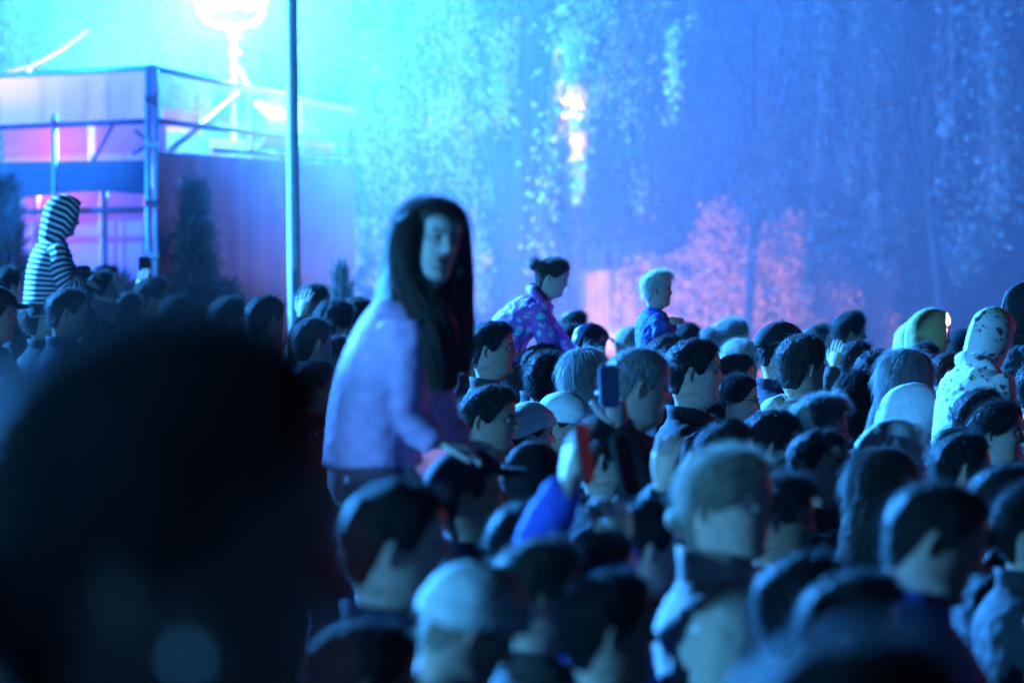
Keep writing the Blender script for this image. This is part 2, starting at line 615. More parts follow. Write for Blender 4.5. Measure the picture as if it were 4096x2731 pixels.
def arm_joints(pose):
    """shoulder, elbow, wrist of both arms in the figure's own frame"""
    J = {}
    for k, s in (('L', 1), ('R', -1)):
        sh = deform(np.array([[-.012, s * .165, 1.375]]), pose)[0]
        if k in pose.get('arms', {}):
            e, w = pose['arms'][k][:2]
            J[k] = (sh, np.asarray(e, float), np.asarray(w, float))
        else:
            e = sh + np.array([-.02, s * .055, -.265])
            w = e + np.array([.115, -s * .012, -.215])
            J[k] = (sh, e, w)
    return J


def leg_joints(pose, s):
    if pose.get('sit') == 'steep':
        return [(.0, s * .085, .90), (.06, s * .13, .84), (.10, s * .15, .70), (.08, s * .155, .52), (.05, s * .15, .34)]
    if pose.get('sit'):
        return [(.0, s * .085, .90), (.20, s * .12, .875), (.37, s * .14, .82), (.385, s * .145, .62), (.37, s * .14, .40)]
    return [(0, s * .085, .90), (.01, s * .095, .70), (.02, s * .10, .48), (-.02, s * .10, .28), (-.03, s * .10, .08)]


def build_body(morph, pose, skin, brow):
    g = G()
    zt = np.array(TORSO_Z)
    zh = np.concatenate([np.linspace(-.03, .0, 4), np.linspace(.008, .16, 44), np.linspace(.168, .226, 9), [.232, .2365]])
    th = TH[None]
    # torso rings, then head rings: one continuous surface from hips to crown
    f, b, w = (np.array(q)[:, None] for q in (TORSO_F, TORSO_B, TORSO_W))
    cx = (f + b) / 2
    T = np.stack([cx + (f - b) / 2 * np.cos(th), w * np.sign(np.sin(th)) * np.abs(np.sin(th))**.9, zt[:, None] + 0 * th], -1)
    H = shell(zh[:, None], th)
    H = face_relief(H, morph)
    H[..., 2] += CHIN
    P = np.concatenate([T, H])
    n = len(P)
    P = deform(P, pose)
    zz = np.concatenate([np.full(len(zt), -1), zh])
    zmid = (zz[:-1] + zz[1:]) / 2
    thm = TH + .03
    mi = np.zeros((n - 1, NT), int)
    ang = np.minimum(thm, 2 * np.pi - thm)[None]
    mi[(zmid[:, None] > .0515) & (zmid[:, None] < .0745) & (ang < .29 - np.abs(zmid[:, None] - .0632) * 9)] = 3
    hz = zmid[:, None] - ang * .006
    mi[(hz > .1395) & (hz < .1478) & (ang > .11) & (ang < .64)] = 4
    g.grid(P, True, True, True, 0)
    g.qm[-1] = mi.ravel()
    # eyes
    for s in (-1, 1):
        e = np.array([[xeye(), s * .031, CHIN + .1265]])
        fw = deform(e + np.array([[.01, 0, 0]]), pose)[0]
        e = deform(e, pose)[0]
        fw = (fw - e) / np.linalg.norm(fw - e)
        g.sphere(e, .0118, 1, 10, 7)
        g.sphere(e + fw * .0078, .0052, 2, 8, 5)
        # upper lid, folded over the eye
        pa = np.linspace(-1.45, 1.45, 9)[None]
        el = np.linspace(.0, 1.5, 5)[:, None]
        lid = np.stack([xeye() + .0128 * np.cos(el) * np.cos(pa), s * .031 + .0135 * np.cos(el) * np.sin(pa), CHIN + .1262 + .0128 * np.sin(el) + 0 * pa], -1)
        g.grid(deform(lid, pose), False)
        el = np.linspace(-.38, -1.5, 4)[:, None]
        lid = np.stack([xeye() + .0126 * np.cos(el) * np.cos(pa), s * .031 + .0133 * np.cos(el) * np.sin(pa), CHIN + .1262 + .0126 * np.sin(el) + 0 * pa], -1)
        g.grid(deform(lid, pose), False)
    # ears
    for s in (-1, 1):
        a = np.arange(14) * 2 * np.pi / 14
        rows = []
        prof = [(.10, .003, 0), (.40, .0035, 0), (.62, .0065, 0), (.82, .0105, 0), (.98, .0112, 0), (1.04, .007, 0), (.92, .002, 0), (.70, -.008, 0)]
        for r, h, _ in prof:
            uu, vv = np.cos(a), np.sin(a)
            lobe = 1 - .28 * sstep(.0, 1.0, -vv)
            x = -.022 - .0150 * r * uu * lobe + .004 * vv
            z = .1125 + .0275 * r * vv
            back = np.clip(uu, 0, 1)
            y = cr(ZK, WD, z) - .004 + h * (.25 + .75 * (.35 + .65 * back)) + .006 * back * r
            rows.append(np.stack([x, s * y, z + CHIN], -1))
        g.grid(deform(np.array(rows), pose), True, True, True, 0)
    # arms, hands, legs and feet
    for k, (sh, e, wr) in arm_joints(pose).items():
        s = 1 if k == 'L' else -1
        g.tube([sh, sh * .5 + e * .5, e, e * .6 + wr * .4, wr], [.052, .046, .038, .036, .026], 8)
        o = pose.get('arms', {}).get(k)
        if o:
            hand(g, wr, o[2], o[3], o[4], *(o[5:]))
        else:
            hand(g, wr, wr - e + np.array([0, 0, -.05]), (0, -s, 0), 1 if s > 0 else -1)
    for s in (-1, 1):
        j = leg_joints(pose, s)
        g.tube(j, [.085, .075, .055, .052, .038], 8)
        a = np.array(j[-1])
        g.tube([a + (-.05, 0, -.045), a + (0, 0, -.035), a + (.08, s * .01, -.05), a + (.16, s * .02, -.06)], [.03, .036, .036, .024], 8)
    return g.mesh('body', [skin, EYEW, IRIS, LIPS, brow])


JZ = [.76, .84, .95, 1.08, 1.20, 1.30, 1.36, 1.40, 1.43, 1.452, 1.47]
JF = [.150, .150, .145, .145, .150, .145, .128, .105, .085, .070, .062]
JB = [-.145, -.150, -.140, -.135, -.145, -.152, -.148, -.136, -.120, -.105, -.098]
JW = [.205, .205, .195, .192, .200, .208, .200, .168, .128, .098, .086]


def build_jacket(pose, collar='stand', bulk=1.0, vox=.013, wrinkle=.006, m=None, uvs=False, short=False, hood=False):
    g = G()
    a = np.arange(36) * 2 * np.pi / 36
    f, b, w = (np.array(q)[:, None] * bulk for q in (JF, JB, JW))
    z = np.array(JZ)[:, None]
    zd = np.linspace(.76 if not pose.get('sit') else .92, 1.47, 26)
    f, b, w = (cr(JZ, np.array(q) * bulk, zd)[:, None] for q in (JF, JB, JW))
    cx = (f + b) / 2
    P = np.stack([cx + (f - b) / 2 * np.cos(a)[None], w * np.sign(np.sin(a)) * np.abs(np.sin(a))[None]**.85, zd[:, None] + 0 * a[None]], -1)
    uv = np.stack([0 * P[..., 0], P[..., 2] * 24], -1)
    g.grid(deform(P, pose), True, True, True, 0, uv)
    for k, (sh, e, wr) in arm_joints(pose).items():
        s = 1 if k == 'L' else -1
        sh0 = sh + np.array([0, -s * .07, -.02])
        d = (wr - e) / np.linalg.norm(wr - e)
        end = wr - d * (.0 if not short else .1)
        g.tube([sh0, sh, sh * .55 + e * .45, e, e * .5 + end * .5, end], [.062 * bulk, .080 * bulk, .074 * bulk, .064 * bulk, .056 * bulk, .043 * bulk], 18, 0, 24)
    me = g.mesh('jacket', m or CL['black'], True, uvs)
    if not uvs:
        me = remesh(me, vox, 9, wrinkle)
    # collar
    g2 = G()
    if collar in ('stand', 'high'):
        h = .062 if collar == 'stand' else .085
        rows = []
        for zz, o in ((1.435, .012), (1.455, .010), (1.455 + h * .6, .012), (1.455 + h, .016), (1.455 + h, .008), (1.46, .002)):
            rows.append(np.stack([np.cos(a) * (.074 + o) - .018, np.sin(a) * (.072 + o), zz - .014 + .012 * -np.cos(a) - .02 * np.clip(np.cos(a), 0, 1)], -1))
        p2 = dict(pose); p2.update(hp=pose.get('hp', 0) * .3, hs=1.0)
        g2.grid(deform(np.array(rows), p2), True)
    if collar == 'hood':
        pts, rr = [], []
        for q in np.linspace(-2.6, 2.6, 17):
            pts.append((-.03 - .085 * math.cos(q) , .118 * math.sin(q), 1.445 + .03 * math.cos(q)))
            rr.append((.030 + .030 * max(0, math.cos(q)), .024 + .020 * max(0, math.cos(q))))
        p2 = dict(pose); p2.update(hp=0, hy=0, hs=1.0)
        g2.tube(deform(np.array(pts), p2), rr, 10)
    if g2.n:
        me2 = g2.mesh('collar', m or CL['black'])
        bm = bmesh.new()
        bm.from_mesh(me)
        bm.from_mesh(me2)
        bm.to_mesh(me)
        bm.free()
        me.polygons.foreach_set('use_smooth', np.ones(len(me.polygons), bool))
    return me


def build_trousers(pose):
    g = G()
    a = np.arange(16) * 2 * np.pi / 16
    rows = [np.stack([-.005 + .135 * np.cos(a) * k, .185 * np.sin(a) * k, 0 * a + z], -1) for z, k in ((.80, .80), (.86, .98), (.93, .97), (1.0, .92))]
    g.grid(np.array(rows), True, True, True)
    for s in (-1, 1):
        g.tube(leg_joints(pose, s), [.105, .095, .075, .07, .062], 12)
    return g.mesh('trousers', CL['denim'])


# ------------------------------------------------------------------ hair and headwear (head frame: chin at z = 0, face towards +x)
def hairline(th, kind):
    """lowest z of the hair at angle th from the front"""
    a = np.abs((np.asarray(th) + np.pi) % (2 * np.pi) - np.pi)
    ks = {'man': ([0, .5, .8, 1.05, 1.30, 1.42, 1.75, 2.05, 2.3, np.pi], [.196, .198, .186, .160, .112, .106, .140, .082, .046, .034]),
          'receding': ([0, .35, .7, .95, 1.30, 1.42, 1.75, 2.05, 2.3, np.pi], [.214, .228, .225, .165, .114, .110, .142, .085, .050, .036]),
          'woman': ([0, .5, .8, 1.05, 1.30, 1.42, 1.75, 2.05, 2.3, np.pi], [.192, .192, .176, .150, .118, .112, .125, .095, .040, .015])}[kind]
    return cr(*ks, a)


def strands(g, roots, tan, nrm, L, lift, grav, w, seg, jit, m=1, curl=0.0, taper=True):
    n = len(roots)
    t = tan + rng.normal(0, jit, (n, 3))
    t /= np.linalg.norm(t, axis=1, keepdims=True) + 1e-9
    v = t + nrm * lift[:, None]
    v /= np.linalg.norm(v, axis=1, keepdims=True) + 1e-9
    side = np.cross(v, nrm + rng.normal(0, .5, (n, 3)))
    side /= np.linalg.norm(side, axis=1, keepdims=True) + 1e-9
    P = [roots]
    p = roots.copy()
    for k in range(seg):
        p = p + v * (L / seg)[:, None]
        P.append(p.copy())
        v = v + np.array([0, 0, -1]) * grav - nrm * lift[:, None] * .5 / seg + rng.normal(0, curl, (n, 3))
        v /= np.linalg.norm(v, axis=1, keepdims=True) + 1e-9
    ww = np.linspace(1, .25 if taper else .8, seg + 1)
    V = np.stack([np.stack([q - side * w * f / 2, q + side * w * f / 2], 1) for q, f in zip(P, ww)], 1)   # n, seg+1, 2, 3
    b = np.arange(n)[:, None] * (2 * (seg + 1)) + np.arange(seg)[None] * 2
    Q = np.stack([b, b + 1, b + 3, b + 2], -1).reshape(-1, 4)
    g.add(V.reshape(-1, 3), Q, None, m)


def scalp(line, nt=56, nv=16, thick=lambda th, v: .01, noise_amp=.003, nscale=40, lo=None):
    th = np.linspace(0, 2 * np.pi, nt, endpoint=False)
    v = np.linspace(0, 1, nv)[:, None]
    zl = (hairline(th, line) if lo is None else lo(th))[None]
    z = zl + (.2382 - zl) * np.cos(v * np.pi / 2)
    tt = thick(th[None] + 0 * v, v + 0 * th[None])
    if noise_amp:
        B = shell(z, th[None] + 0 * z)
        nn = np.array([noise.noise(Vector(q) * nscale) for q in B.reshape(-1, 3)]).reshape(tt.shape)
        tt = tt + nn * noise_amp * (1 - v**3)
    tt = np.where(v > .97, -.004, tt)
    return shell(z, th[None] + 0 * z, tt), th, v


def sample_shell(P, n, vmin=0.0, vmax=1.0):
    """random points with down-tangent and outward normal on the grid P (rows crown to edge)"""
    a, b = P.shape[:2]
    i = np.clip(np.sqrt(rng.uniform(vmin**2, vmax**2, n)) * (a - 1), 0, a - 2.001)
    j = rng.uniform(0, b, n)
    i0, j0 = i.astype(int), j.astype(int) % b
    fi, fj = (i - i0)[:, None], (j - j.astype(int))[:, None]
    j1 = (j0 + 1) % b
    p = (P[i0, j0] * (1 - fj) + P[i0, j1] * fj) * (1 - fi) + (P[i0 + 1, j0] * (1 - fj) + P[i0 + 1, j1] * fj) * fi
    t = P[i0 + 1, j0] - P[i0, j0]
    t /= np.linalg.norm(t, axis=1, keepdims=True) + 1e-9
    u = P[i0, j1] - P[i0, j0]
    nn = np.cross(t, u)
    nn /= np.linalg.norm(nn, axis=1, keepdims=True) + 1e-9
    c = p - np.array([-.008, 0, .10])
    nn = np.where((nn * c).sum(1, keepdims=True) < 0, -nn, nn)
    return p, t, nn


HAIRSTYLES = {}


def hair(style):
    if style in HAIRSTYLES:
        return HAIRSTYLES[style]
    g = G()
    B = HAIR['dark']
    if style in ('buzz', 'short', 'crop', 'messy', 'curly', 'receding', 'spiky', 'quiff'):
        line = 'receding' if style == 'receding' else 'man'
        top = {'buzz': .004, 'short': .012, 'crop': .009, 'messy': .020, 'curly': .026, 'receding': .008, 'spiky': .014, 'quiff': .018}[style]
        sd = {'buzz': .003, 'short': .006, 'crop': .004, 'messy': .013, 'curly': .022, 'receding': .006, 'spiky': .006, 'quiff': .005}[style]
        P, th, v = scalp(line, thick=lambda th, v: sd + (top - sd) * (1 - sstep(.45, .85, v)) * (1 + .35 * np.cos(th) * (style == 'quiff')),
                         noise_amp={'curly': .014, 'messy': .011, 'buzz': .0015}.get(style, .007), nscale={'curly': 55}.get(style, 38))
        g.grid(P, True, True, False)
        n = 3400
        p, t, nn = sample_shell(P, n, 0, .96)
        L = {'buzz': .007, 'short': .022, 'crop': .014, 'messy': .040, 'curly': .034, 'receding': .016, 'spiky': .026, 'quiff': .026}[style]
        lift = {'buzz': 2.2, 'short': .55, 'crop': .9, 'messy': .55, 'curly': 1.0, 'receding': .7, 'spiky': 1.6, 'quiff': .8}[style]
        fwd = np.array([.9, 0, .1])
        topm = sstep(.20, .225, p[:, 2])[:, None]
        t = t * (1 - topm) + (fwd if style != 'receding' else -fwd) * topm
        L = L * rng.uniform(.5, 1.15, n) * (.55 + .45 * sstep(.10, .19, p[:, 2]))
        strands(g, p - nn * .002, t, nn, L, lift * rng.uniform(.3, 1.3, n), .10, .0016, 3 if style == 'curly' else 2, .30, 1, .9 if style == 'curly' else .05)
    elif style in ('bun', 'ponytail', 'pulled', 'smooth'):
        P, th, v = scalp('woman', thick=lambda th, v: .009 + 0 * v, noise_amp=.003, nscale=45)
        g.grid(P, True, True, False)
        n = 3200
        p, t, nn = sample_shell(P, n, 0, .97)
        hub = np.array([-.125, 0, .165]) if style not in ('pulled', 'smooth') else np.array([-.115, 0, .09])
        t = hub - p
        t -= nn * (t * nn).sum(1, keepdims=True)
        t /= np.linalg.norm(t, axis=1, keepdims=True) + 1e-9
        strands(g, p, t, nn, rng.uniform(.03, .07, n), rng.uniform(.0, .22 if style != 'smooth' else .08, n), .02, .0016, 3, .10 if style != 'smooth' else .05)
        if style == 'smooth':
            g.sphere((-.120, 0, .075), (.026, .034, .030), 0, 14, 10)
        if style == 'bun':
            g.sphere(hub + (-.018, 0, .0), (.036, .042, .040), 0, 14, 10)
            q = rng.normal(0, 1, (700, 3)); q /= np.linalg.norm(q, axis=1, keepdims=True)
            strands(g, hub + (-.018, 0, 0) + q * .038, np.cross(q, (1, .2, .1)), q, rng.uniform(.02, .05, 700), rng.uniform(0, .4, 700), 0, .0016, 3, .3)
        if style in ('ponytail', 'pulled'):
            k = 700
            q = rng.normal(0, .010, (k, 3))
            strands(g, hub + q, np.tile([-.7, 0, .15], (k, 1)), q / .02, rng.uniform(.16, .27, k), rng.uniform(.1, .5, k), .42, .003, 6, .12)
    elif style in ('long', 'bob', 'curtain', 'straight'):
        zl = {'long': -.26, 'bob': -.02, 'curtain': -.20, 'straight': -.06}[style]
        a0 = {'long': .95, 'bob': .80, 'curtain': 1.05, 'straight': 1.12}[style]
        def lo(th):
            a = np.abs((th + np.pi) % (2 * np.pi) - np.pi)
            return np.where(a < a0, np.minimum(hairline(th, 'woman'), .19), .118)
        P, th, v = scalp('woman', thick=lambda th, v: .013 + .006 * v, noise_amp=.003, nscale=42, lo=lo)
        a = np.abs((th + np.pi) % (2 * np.pi) - np.pi)
        low = []
        for q in np.linspace(0, 1, 9)[1:]:
            z = .118 + (zl - .118) * q
            row = P[-2].copy()
            tgt = np.stack([-.012 - .112 * np.cos(np.pi - th) * 1.0, (.086 + .02 * q) * np.sin(th), 0 * th], -1)
            tgt[:, 0] = np.clip(tgt[:, 0], -.13 - .02 * q, .012)
            if style == 'straight':
                tgt = np.stack([-.018 + .102 * np.cos(th) + .055 * q * np.clip(np.cos(th) + .2, 0, 1) - .02 * q * np.clip(-np.cos(th), 0, 1), (.092 - .012 * q) * np.sin(th), 0 * th], -1)
            k = sstep(0, .6, q)
            r2 = row * (1 - k) + tgt * k
            r2[:, 2] = np.where(a < a0, P[-1][:, 2], z + .006 * np.sin(th * 9) * q)
            r2[a < a0] = P[-1][a < a0] * .93 + np.array([0, 0, .12]) * .07
            low.append(r2)
        PP = np.concatenate([P[:-1], np.array(low)])
        g.grid(PP, True, True, False)
        n = 3600
        p, t, nn = sample_shell(P, n, 0, .98)
        am = np.abs(np.arctan2(p[:, 1], p[:, 0] + .01)) > a0 + .12
        if style == 'straight':
            p, t, nn = p[am | (p[:, 2] > .205)], t[am | (p[:, 2] > .205)], nn[am | (p[:, 2] > .205)]
            am = np.abs(np.arctan2(p[:, 1], p[:, 0] + .01)) > a0 + .12
            n = len(p)
        L = np.where(am, rng.uniform(.05, .12, n), rng.uniform(.02, .05, n))
        strands(g, p, t, nn, L, rng.uniform(0, .18, n), .30, .0017, 4, .08)
        p, t, nn = sample_shell(PP, 2600 if style != 'straight' else 6000, .70, .98)
        k = np.abs(np.arctan2(p[:, 1], p[:, 0] + .01)) > a0 + .05
        p, t, nn = p[k], t[k], nn[k]
        nn[:, 2] *= .2
        strands(g, p, t, nn, rng.uniform(.06, .13, len(p)), rng.uniform(0, .15, len(p)), .35, .002, 4, .06)
    p, t, nn = sample_shell(P, 420, 0, .9)
    strands(g, p, t, nn, rng.uniform(.02, .055, 420), rng.uniform(.5, 1.6, 420), .12, .0013, 3, .5)
    me = g.mesh('hair_' + style, [B, STRAND['dark']])
    HAIRSTYLES[style] = me
    return me


HATS = {}


def hat(kind):
    """meshes of a cap, a knitted hat or a hood"""
    if kind in HATS:
        return HATS[kind]
    g = G()
    if kind == 'cap':
        lo = lambda th: .176 - .040 * sstep(.6, 2.4, np.abs((th + np.pi) % (2 * np.pi) - np.pi))
        P, th, v = scalp('man', nt=60, nv=16, thick=lambda th, v: .017 + .004 * (1 - v) - .0016 * np.exp(-((np.mod(th / (np.pi / 3) + .5, 1) - .5) / .05)**2), noise_amp=0, lo=lo)
        P[-1] = shell(np.full(60, 0) + lo(th) - .001, th, np.full(60, .012))
        g.grid(P, True, True, False)
        g.grid(np.stack([P[-1], P[-1] * np.array([.96, .94, 1]) + (0, 0, .012)]), True)
        g.sphere((-.005, 0, .2615), (.007, .007, .004), 0, 8, 5)
        me = g.mesh('cap', CL['black'])
        g = G()
        rows = []
        for q in np.linspace(0, 1, 6):
            aa = np.linspace(-1.05, 1.05, 15)
            b = shell(np.full(15, .176), aa, np.full(15, .014))
            ext = (.070 * np.cos(aa * .92)**.7) * q
            row = b + np.stack([ext, 0 * aa, -.010 * q - .35 * (b[:, 1]**2) * q * 8 + .004 - .06 * ext * q], -1)
            rows.append(row)
        top = np.array(rows)
        g.grid(top, False)
        g.grid((top - (0, 0, .004))[::-1], False)
        g.grid(np.stack([top[-1], top[-1] - (0, 0, .004)]), False)
        me2 = g.mesh('brim', CL['black'])
        HATS[kind] = (me, me2)
    elif kind == 'knit':
        lo = lambda th: .150 - .045 * sstep(.8, 2.4, np.abs((th + np.pi) % (2 * np.pi) - np.pi))
        P, th, v = scalp('man', nt=96, nv=26, thick=lambda th, v: .016 + .005 * (1 - v) + .0012 * np.sin(th * 32) + .0045 * (v > .78), noise_amp=.004, nscale=26, lo=lo)
        P[-1] = shell(lo(th), th, np.full(len(th), .004))
        g.grid(P, True, True, False)
        HATS[kind] = (g.mesh('knitted_hat', CL['grey']), None)
    elif kind in ('hood', 'hood_deep', 'hood_fur'):
        rows, uv = [], []
        ph = np.linspace(0, np.pi, 33)
        deep = .02 if kind == 'hood_deep' else 0
        xs = [.070 + deep, .085 + deep, .080 + deep, .045, .0, -.05, -.095, -.125, -.142, -.148]
        wy = [.080, .090, .099, .108, .112, .108, .092, .072, .044, .012]
        zt = [.226, .240, .250, .266, .272, .264, .240, .208, .165, .125]
        for q, (x, w, z) in enumerate(zip(xs, wy, zt)):
            zb = -.105 + .05 * (q / 9) * (q > 6)
            if q == 0:
                zb += .01
            y = np.cos(ph) * w
            arch = np.sin(ph)**.62
            mid = .02 if q < 9 else .06
            zz = zb + (z - zb) * arch
            xx = x - .055 * (1 - arch) * (q < 4) + .02 * (1 - arch) * (q > 6)
            # the opening slopes: forehead forward, chin back
            y = y * (1 - .22 * (1 - arch)**2)
            rows.append(np.stack([xx + 0 * ph, y, zz], -1))
            uv.append(np.stack([0 * ph, (zz + .45 * np.clip(xx, 0, 1) + .15 * xx) * 24], -1))
        rows.append(rows[-1] * np.array([1, 0, 1]) - np.array([.004, 0, 0]))
        uv.append(uv[-1])
        P = np.array(rows)
        nn = np.array([noise.noise(Vector(q) * 14) for q in P.reshape(-1, 3)]).reshape(P.shape[:2])
        P += (P - np.array([-.02, 0, .1])) * (nn * .05)[..., None]
        g.grid(P, False, False, False, 0, np.array(uv))
        inner = (P[:4] - np.array([-.02, 0, .1])) * .93 + np.array([-.02, 0, .1])
        g.grid(np.concatenate([P[:1], inner]), False, False, False, 0, np.concatenate([uv[:1], uv[:4]]))
        if kind == 'hood_fur':
            n = 1500
            k = rng.integers(0, 33, n)
            p = P[0][k] + rng.normal(0, .008, (n, 3))
            o = p - np.array([.06, 0, .08]); o /= np.linalg.norm(o, axis=1, keepdims=True)
            strands(g, p, o + np.array([.5, 0, 0]), o, rng.uniform(.025, .05, n), rng.uniform(0, 1, n), .1, .0025, 2, .5, 0)
        HATS[kind] = (g.mesh('hood', CL['grey'], True, True), None)
    return HATS[kind]


def glasses_mesh():
    g = G()
    for s in (-1, 1):
        a = np.arange(17) * 2 * np.pi / 16
        pts = np.stack([.100 - .006 * np.abs(np.cos(a)), s * .033 + .026 * np.cos(a), .125 + .019 * np.sin(a)], -1)
        g.tube(pts, .0014, 5)
        g.tube([(.092, s * .060, .130), (.03, s * .079, .130), (-.03, s * .080, .128), (-.045, s * .078, .112)], .0016, 5)
    g.tube([(.100, -.008, .130), (.103, 0, .133), (.100, .008, .130)], .0014, 5)
    return g.mesh('glasses', PLASTIC)


GLASSES = glasses_mesh()
MORPHS = {'m': [dict(nose=1.0, jaw=1.06, brow=1.3, chin=1.2), dict(nose=1.25, jaw=1.10, brow=1.6, chin=1.3), dict(nose=1.1, jaw=1.0, brow=1.1, chin=1.0)],
          'f': [dict(nose=.85, jaw=.92, brow=.4, chin=.8), dict(nose=.95, jaw=.95, brow=.5, chin=.9)],
          'k': [dict(nose=.6, jaw=.95, brow=.1, chin=.5)]}

JACKETS = {}


def shared_jacket(collar, bulk):
    k = (collar, bulk)
    if k not in JACKETS:
        JACKETS[k] = build_jacket({}, collar, bulk)
    return JACKETS[k]


TROUSERS = {}
GROUP = 'people in the crowd watching the show'
COUNT = [0]
prng = np.random.default_rng(77)


def ground_z(y):
    return .35 * (1 - float(sstep(6.0, 9.5, y)))


def person(x, y, w, yaw, style, hcol, jcol, label, collar='stand', bulk=1.0, sex='m', skin=None, hatk=None, hatcol=None, glasses=False,
           hp=0, hy=0, hr=0, lean=0, D=None, s=None, sit=False, hs=1.0, arms=None, jmat=None, hatmat=None, wear=True, stripe=False, group=GROUP, short=False, legs=None, vox=.013, wrinkle=.006):
    """a person whose head top is seen at (x, y) of the photograph, w = width of the head there"""
    COUNT[0] += 1
    i = COUNT[0]
    if not sit:
        hp += prng.normal(0, 4.5)
        hr += prng.normal(0, 5)
        hy += prng.normal(0, 12)
        hs *= prng.uniform(.96, 1.04)
    pose = dict(lean=lean, hp=hp, hy=hy, hr=hr, sit=sit, hs=hs)
    top = np.array([[-.01, 0, CHIN + .2385 + (.02 if hatk or style in ('messy', 'curly', 'long') else .012)]])
    t = deform(top, pose)[0]
    if D is None:
        D = .215 * F / w
        for _ in range(4):
            z = CAM.z - (y - HORIZON) * D / F - ground_z(D)
            s_ = z / t[2]
            if s_ < .90 or s_ > 1.07:
                s_ = min(max(s_, .90), 1.07)
                D = .5 * D + .5 * (CAM.z - ground_z(D) - s_ * t[2]) * F / max(y - HORIZON, 60)
        s = s_
    if s is None:
        s = (CAM.z - (y - HORIZON) * D / F - ground_z(D)) / t[2]
    tgt = at(x, y, D)
    R = Matrix.Rotation(rad(yaw), 3, 'Z')
    off = R @ Vector((t[0] * s, t[1] * s, 0))
    org = Vector((tgt.x - off.x, tgt.y - off.y, tgt.z - t[2] * s))
    o = empty('person', org, rad(yaw))
    o.scale = (s, s, s)
    tag(o, label, 'person', group)
    if arms:
        bpy.context.view_layer.update()
        inv = (Matrix.Translation(org) @ R.to_4x4() @ Matrix.Scale(s, 4)).inverted()
        Ri = R.transposed()
        A = {}
        for k, q in arms.items():
            e = inv @ at(q[0][0], q[0][1], D + q[0][2])
            wv = inv @ at(q[1][0], q[1][1], D + q[1][2])
            A[k] = (e, wv, Ri @ Vector(q[2]), Ri @ Vector(q[3])) + tuple(q[4:])
        pose['arms'] = A
    sk = SKIN[i % 3] if skin is None else SKIN[skin]
    mo = dict(MORPHS[sex][i % len(MORPHS[sex])])
    mo['nose'] *= rng.uniform(.9, 1.15)
    link('body', build_body(mo, pose, sk, HAIR[hcol if hcol != 'white' else 'grey']), o)
    hm = head_matrix(pose)
    if style:
        h = link('hair', hair(style), o, HAIR[hcol])
        h.material_slots[1].link = 'OBJECT'
        h.material_slots[1].material = STRAND[hcol]
        h.matrix_local = hm
        if hatk:
            h.scale = (h.scale[0] * .97, h.scale[1] * .97, h.scale[2] * .955)
    if hatk:
        a, b = hat(hatk)
        hn = {'cap': 'cap', 'knit': 'knitted_hat'}.get(hatk, 'hood')
        mm = hatmat or CL[hatcol]
        c = link(hn, a, o, mm)
        c.matrix_local = hm
        if b:
            link('brim', b, c, mm)
    if glasses:
        q = link('glasses', GLASSES, o, PLASTIC)
        q.matrix_local = hm
    mm = jmat or CL[jcol]
    if arms or lean or sit or jmat or stripe:
        jm = build_jacket(pose, collar, bulk, vox=vox, wrinkle=wrinkle, uvs=stripe, short=short)
    else:
        jm = shared_jacket(collar, bulk)
    link('jacket', jm, o, mm)
    if sit not in TROUSERS:
        TROUSERS[sit] = build_trousers({'sit': sit})
    link('trousers', TROUSERS[sit], o, CL[legs] if legs else (CL['denim'] if not sit else CL['black']))
    o['depth'] = D
    del o['depth']
    return o, D, s, pose
# ------------------------------------------------------------------ ground, haze and the woodland behind
def build_ground():
    g = G()
    ys = np.concatenate([np.linspace(-10, 4, 6), np.linspace(5, 11, 14), np.linspace(13, 118, 30)])
    xs = np.linspace(-60, 60, 25)
    P = np.array([[(x, y, ground_z(y) + .012 * noise.noise(Vector((x * .4, y * .4, 0)))) for x in xs] for y in ys])
    g.grid(P, False)
    o = link('ground', g.mesh('ground', mat('asphalt', (0.05, 0.05, 0.052), .85, .3, 60, .25)))
    o['kind'] = 'structure'


build_ground()


def leaves(g, P, size, down=.8, m=0):
    n = len(P)
    d = rng.normal(0, .55, (n, 3)) + np.array([0, 0, -down])
    d /= np.linalg.norm(d, axis=1, keepdims=True)
    s = np.cross(d, rng.normal(0, 1, (n, 3)))
    s /= np.linalg.norm(s, axis=1, keepdims=True) + 1e-9
    L = size * rng.uniform(.6, 1.25, (n, 1))
    bend = np.cross(s, d) * L * .10
    V = np.stack([P, P + d * L * .5 + s * L * .34 + bend, P + d * L, P + d * L * .5 - s * L * .34 + bend], 1)
    g.add(V.reshape(-1, 3), np.arange(4 * n).reshape(n, 4), None, m)


LEAF = mat('leaf_birch', (0.27, 0.27, 0.22), .42, var=.35, scale=3, spec=.5, trans=.35)
LEAF2 = mat('leaf_dark', (0.028, 0.042, 0.03), .6, var=.35, scale=3, spec=.35, trans=.3)
LEAF_DIM = mat('leaf_dim', (0.07, 0.085, 0.055), .5, var=.35, scale=3, spec=.4, trans=.35)  # same leaves darkened: weaker light on the right-hand trees put into the colour
BARK = mat('bark', (0.012, 0.011, 0.011), .9, .6, 14, .45, stretch=(1, 1, .35))
TWIG = mat('twig', (0.07, 0.05, 0.04), .8)
GT = 'weeping trees behind the crowd'


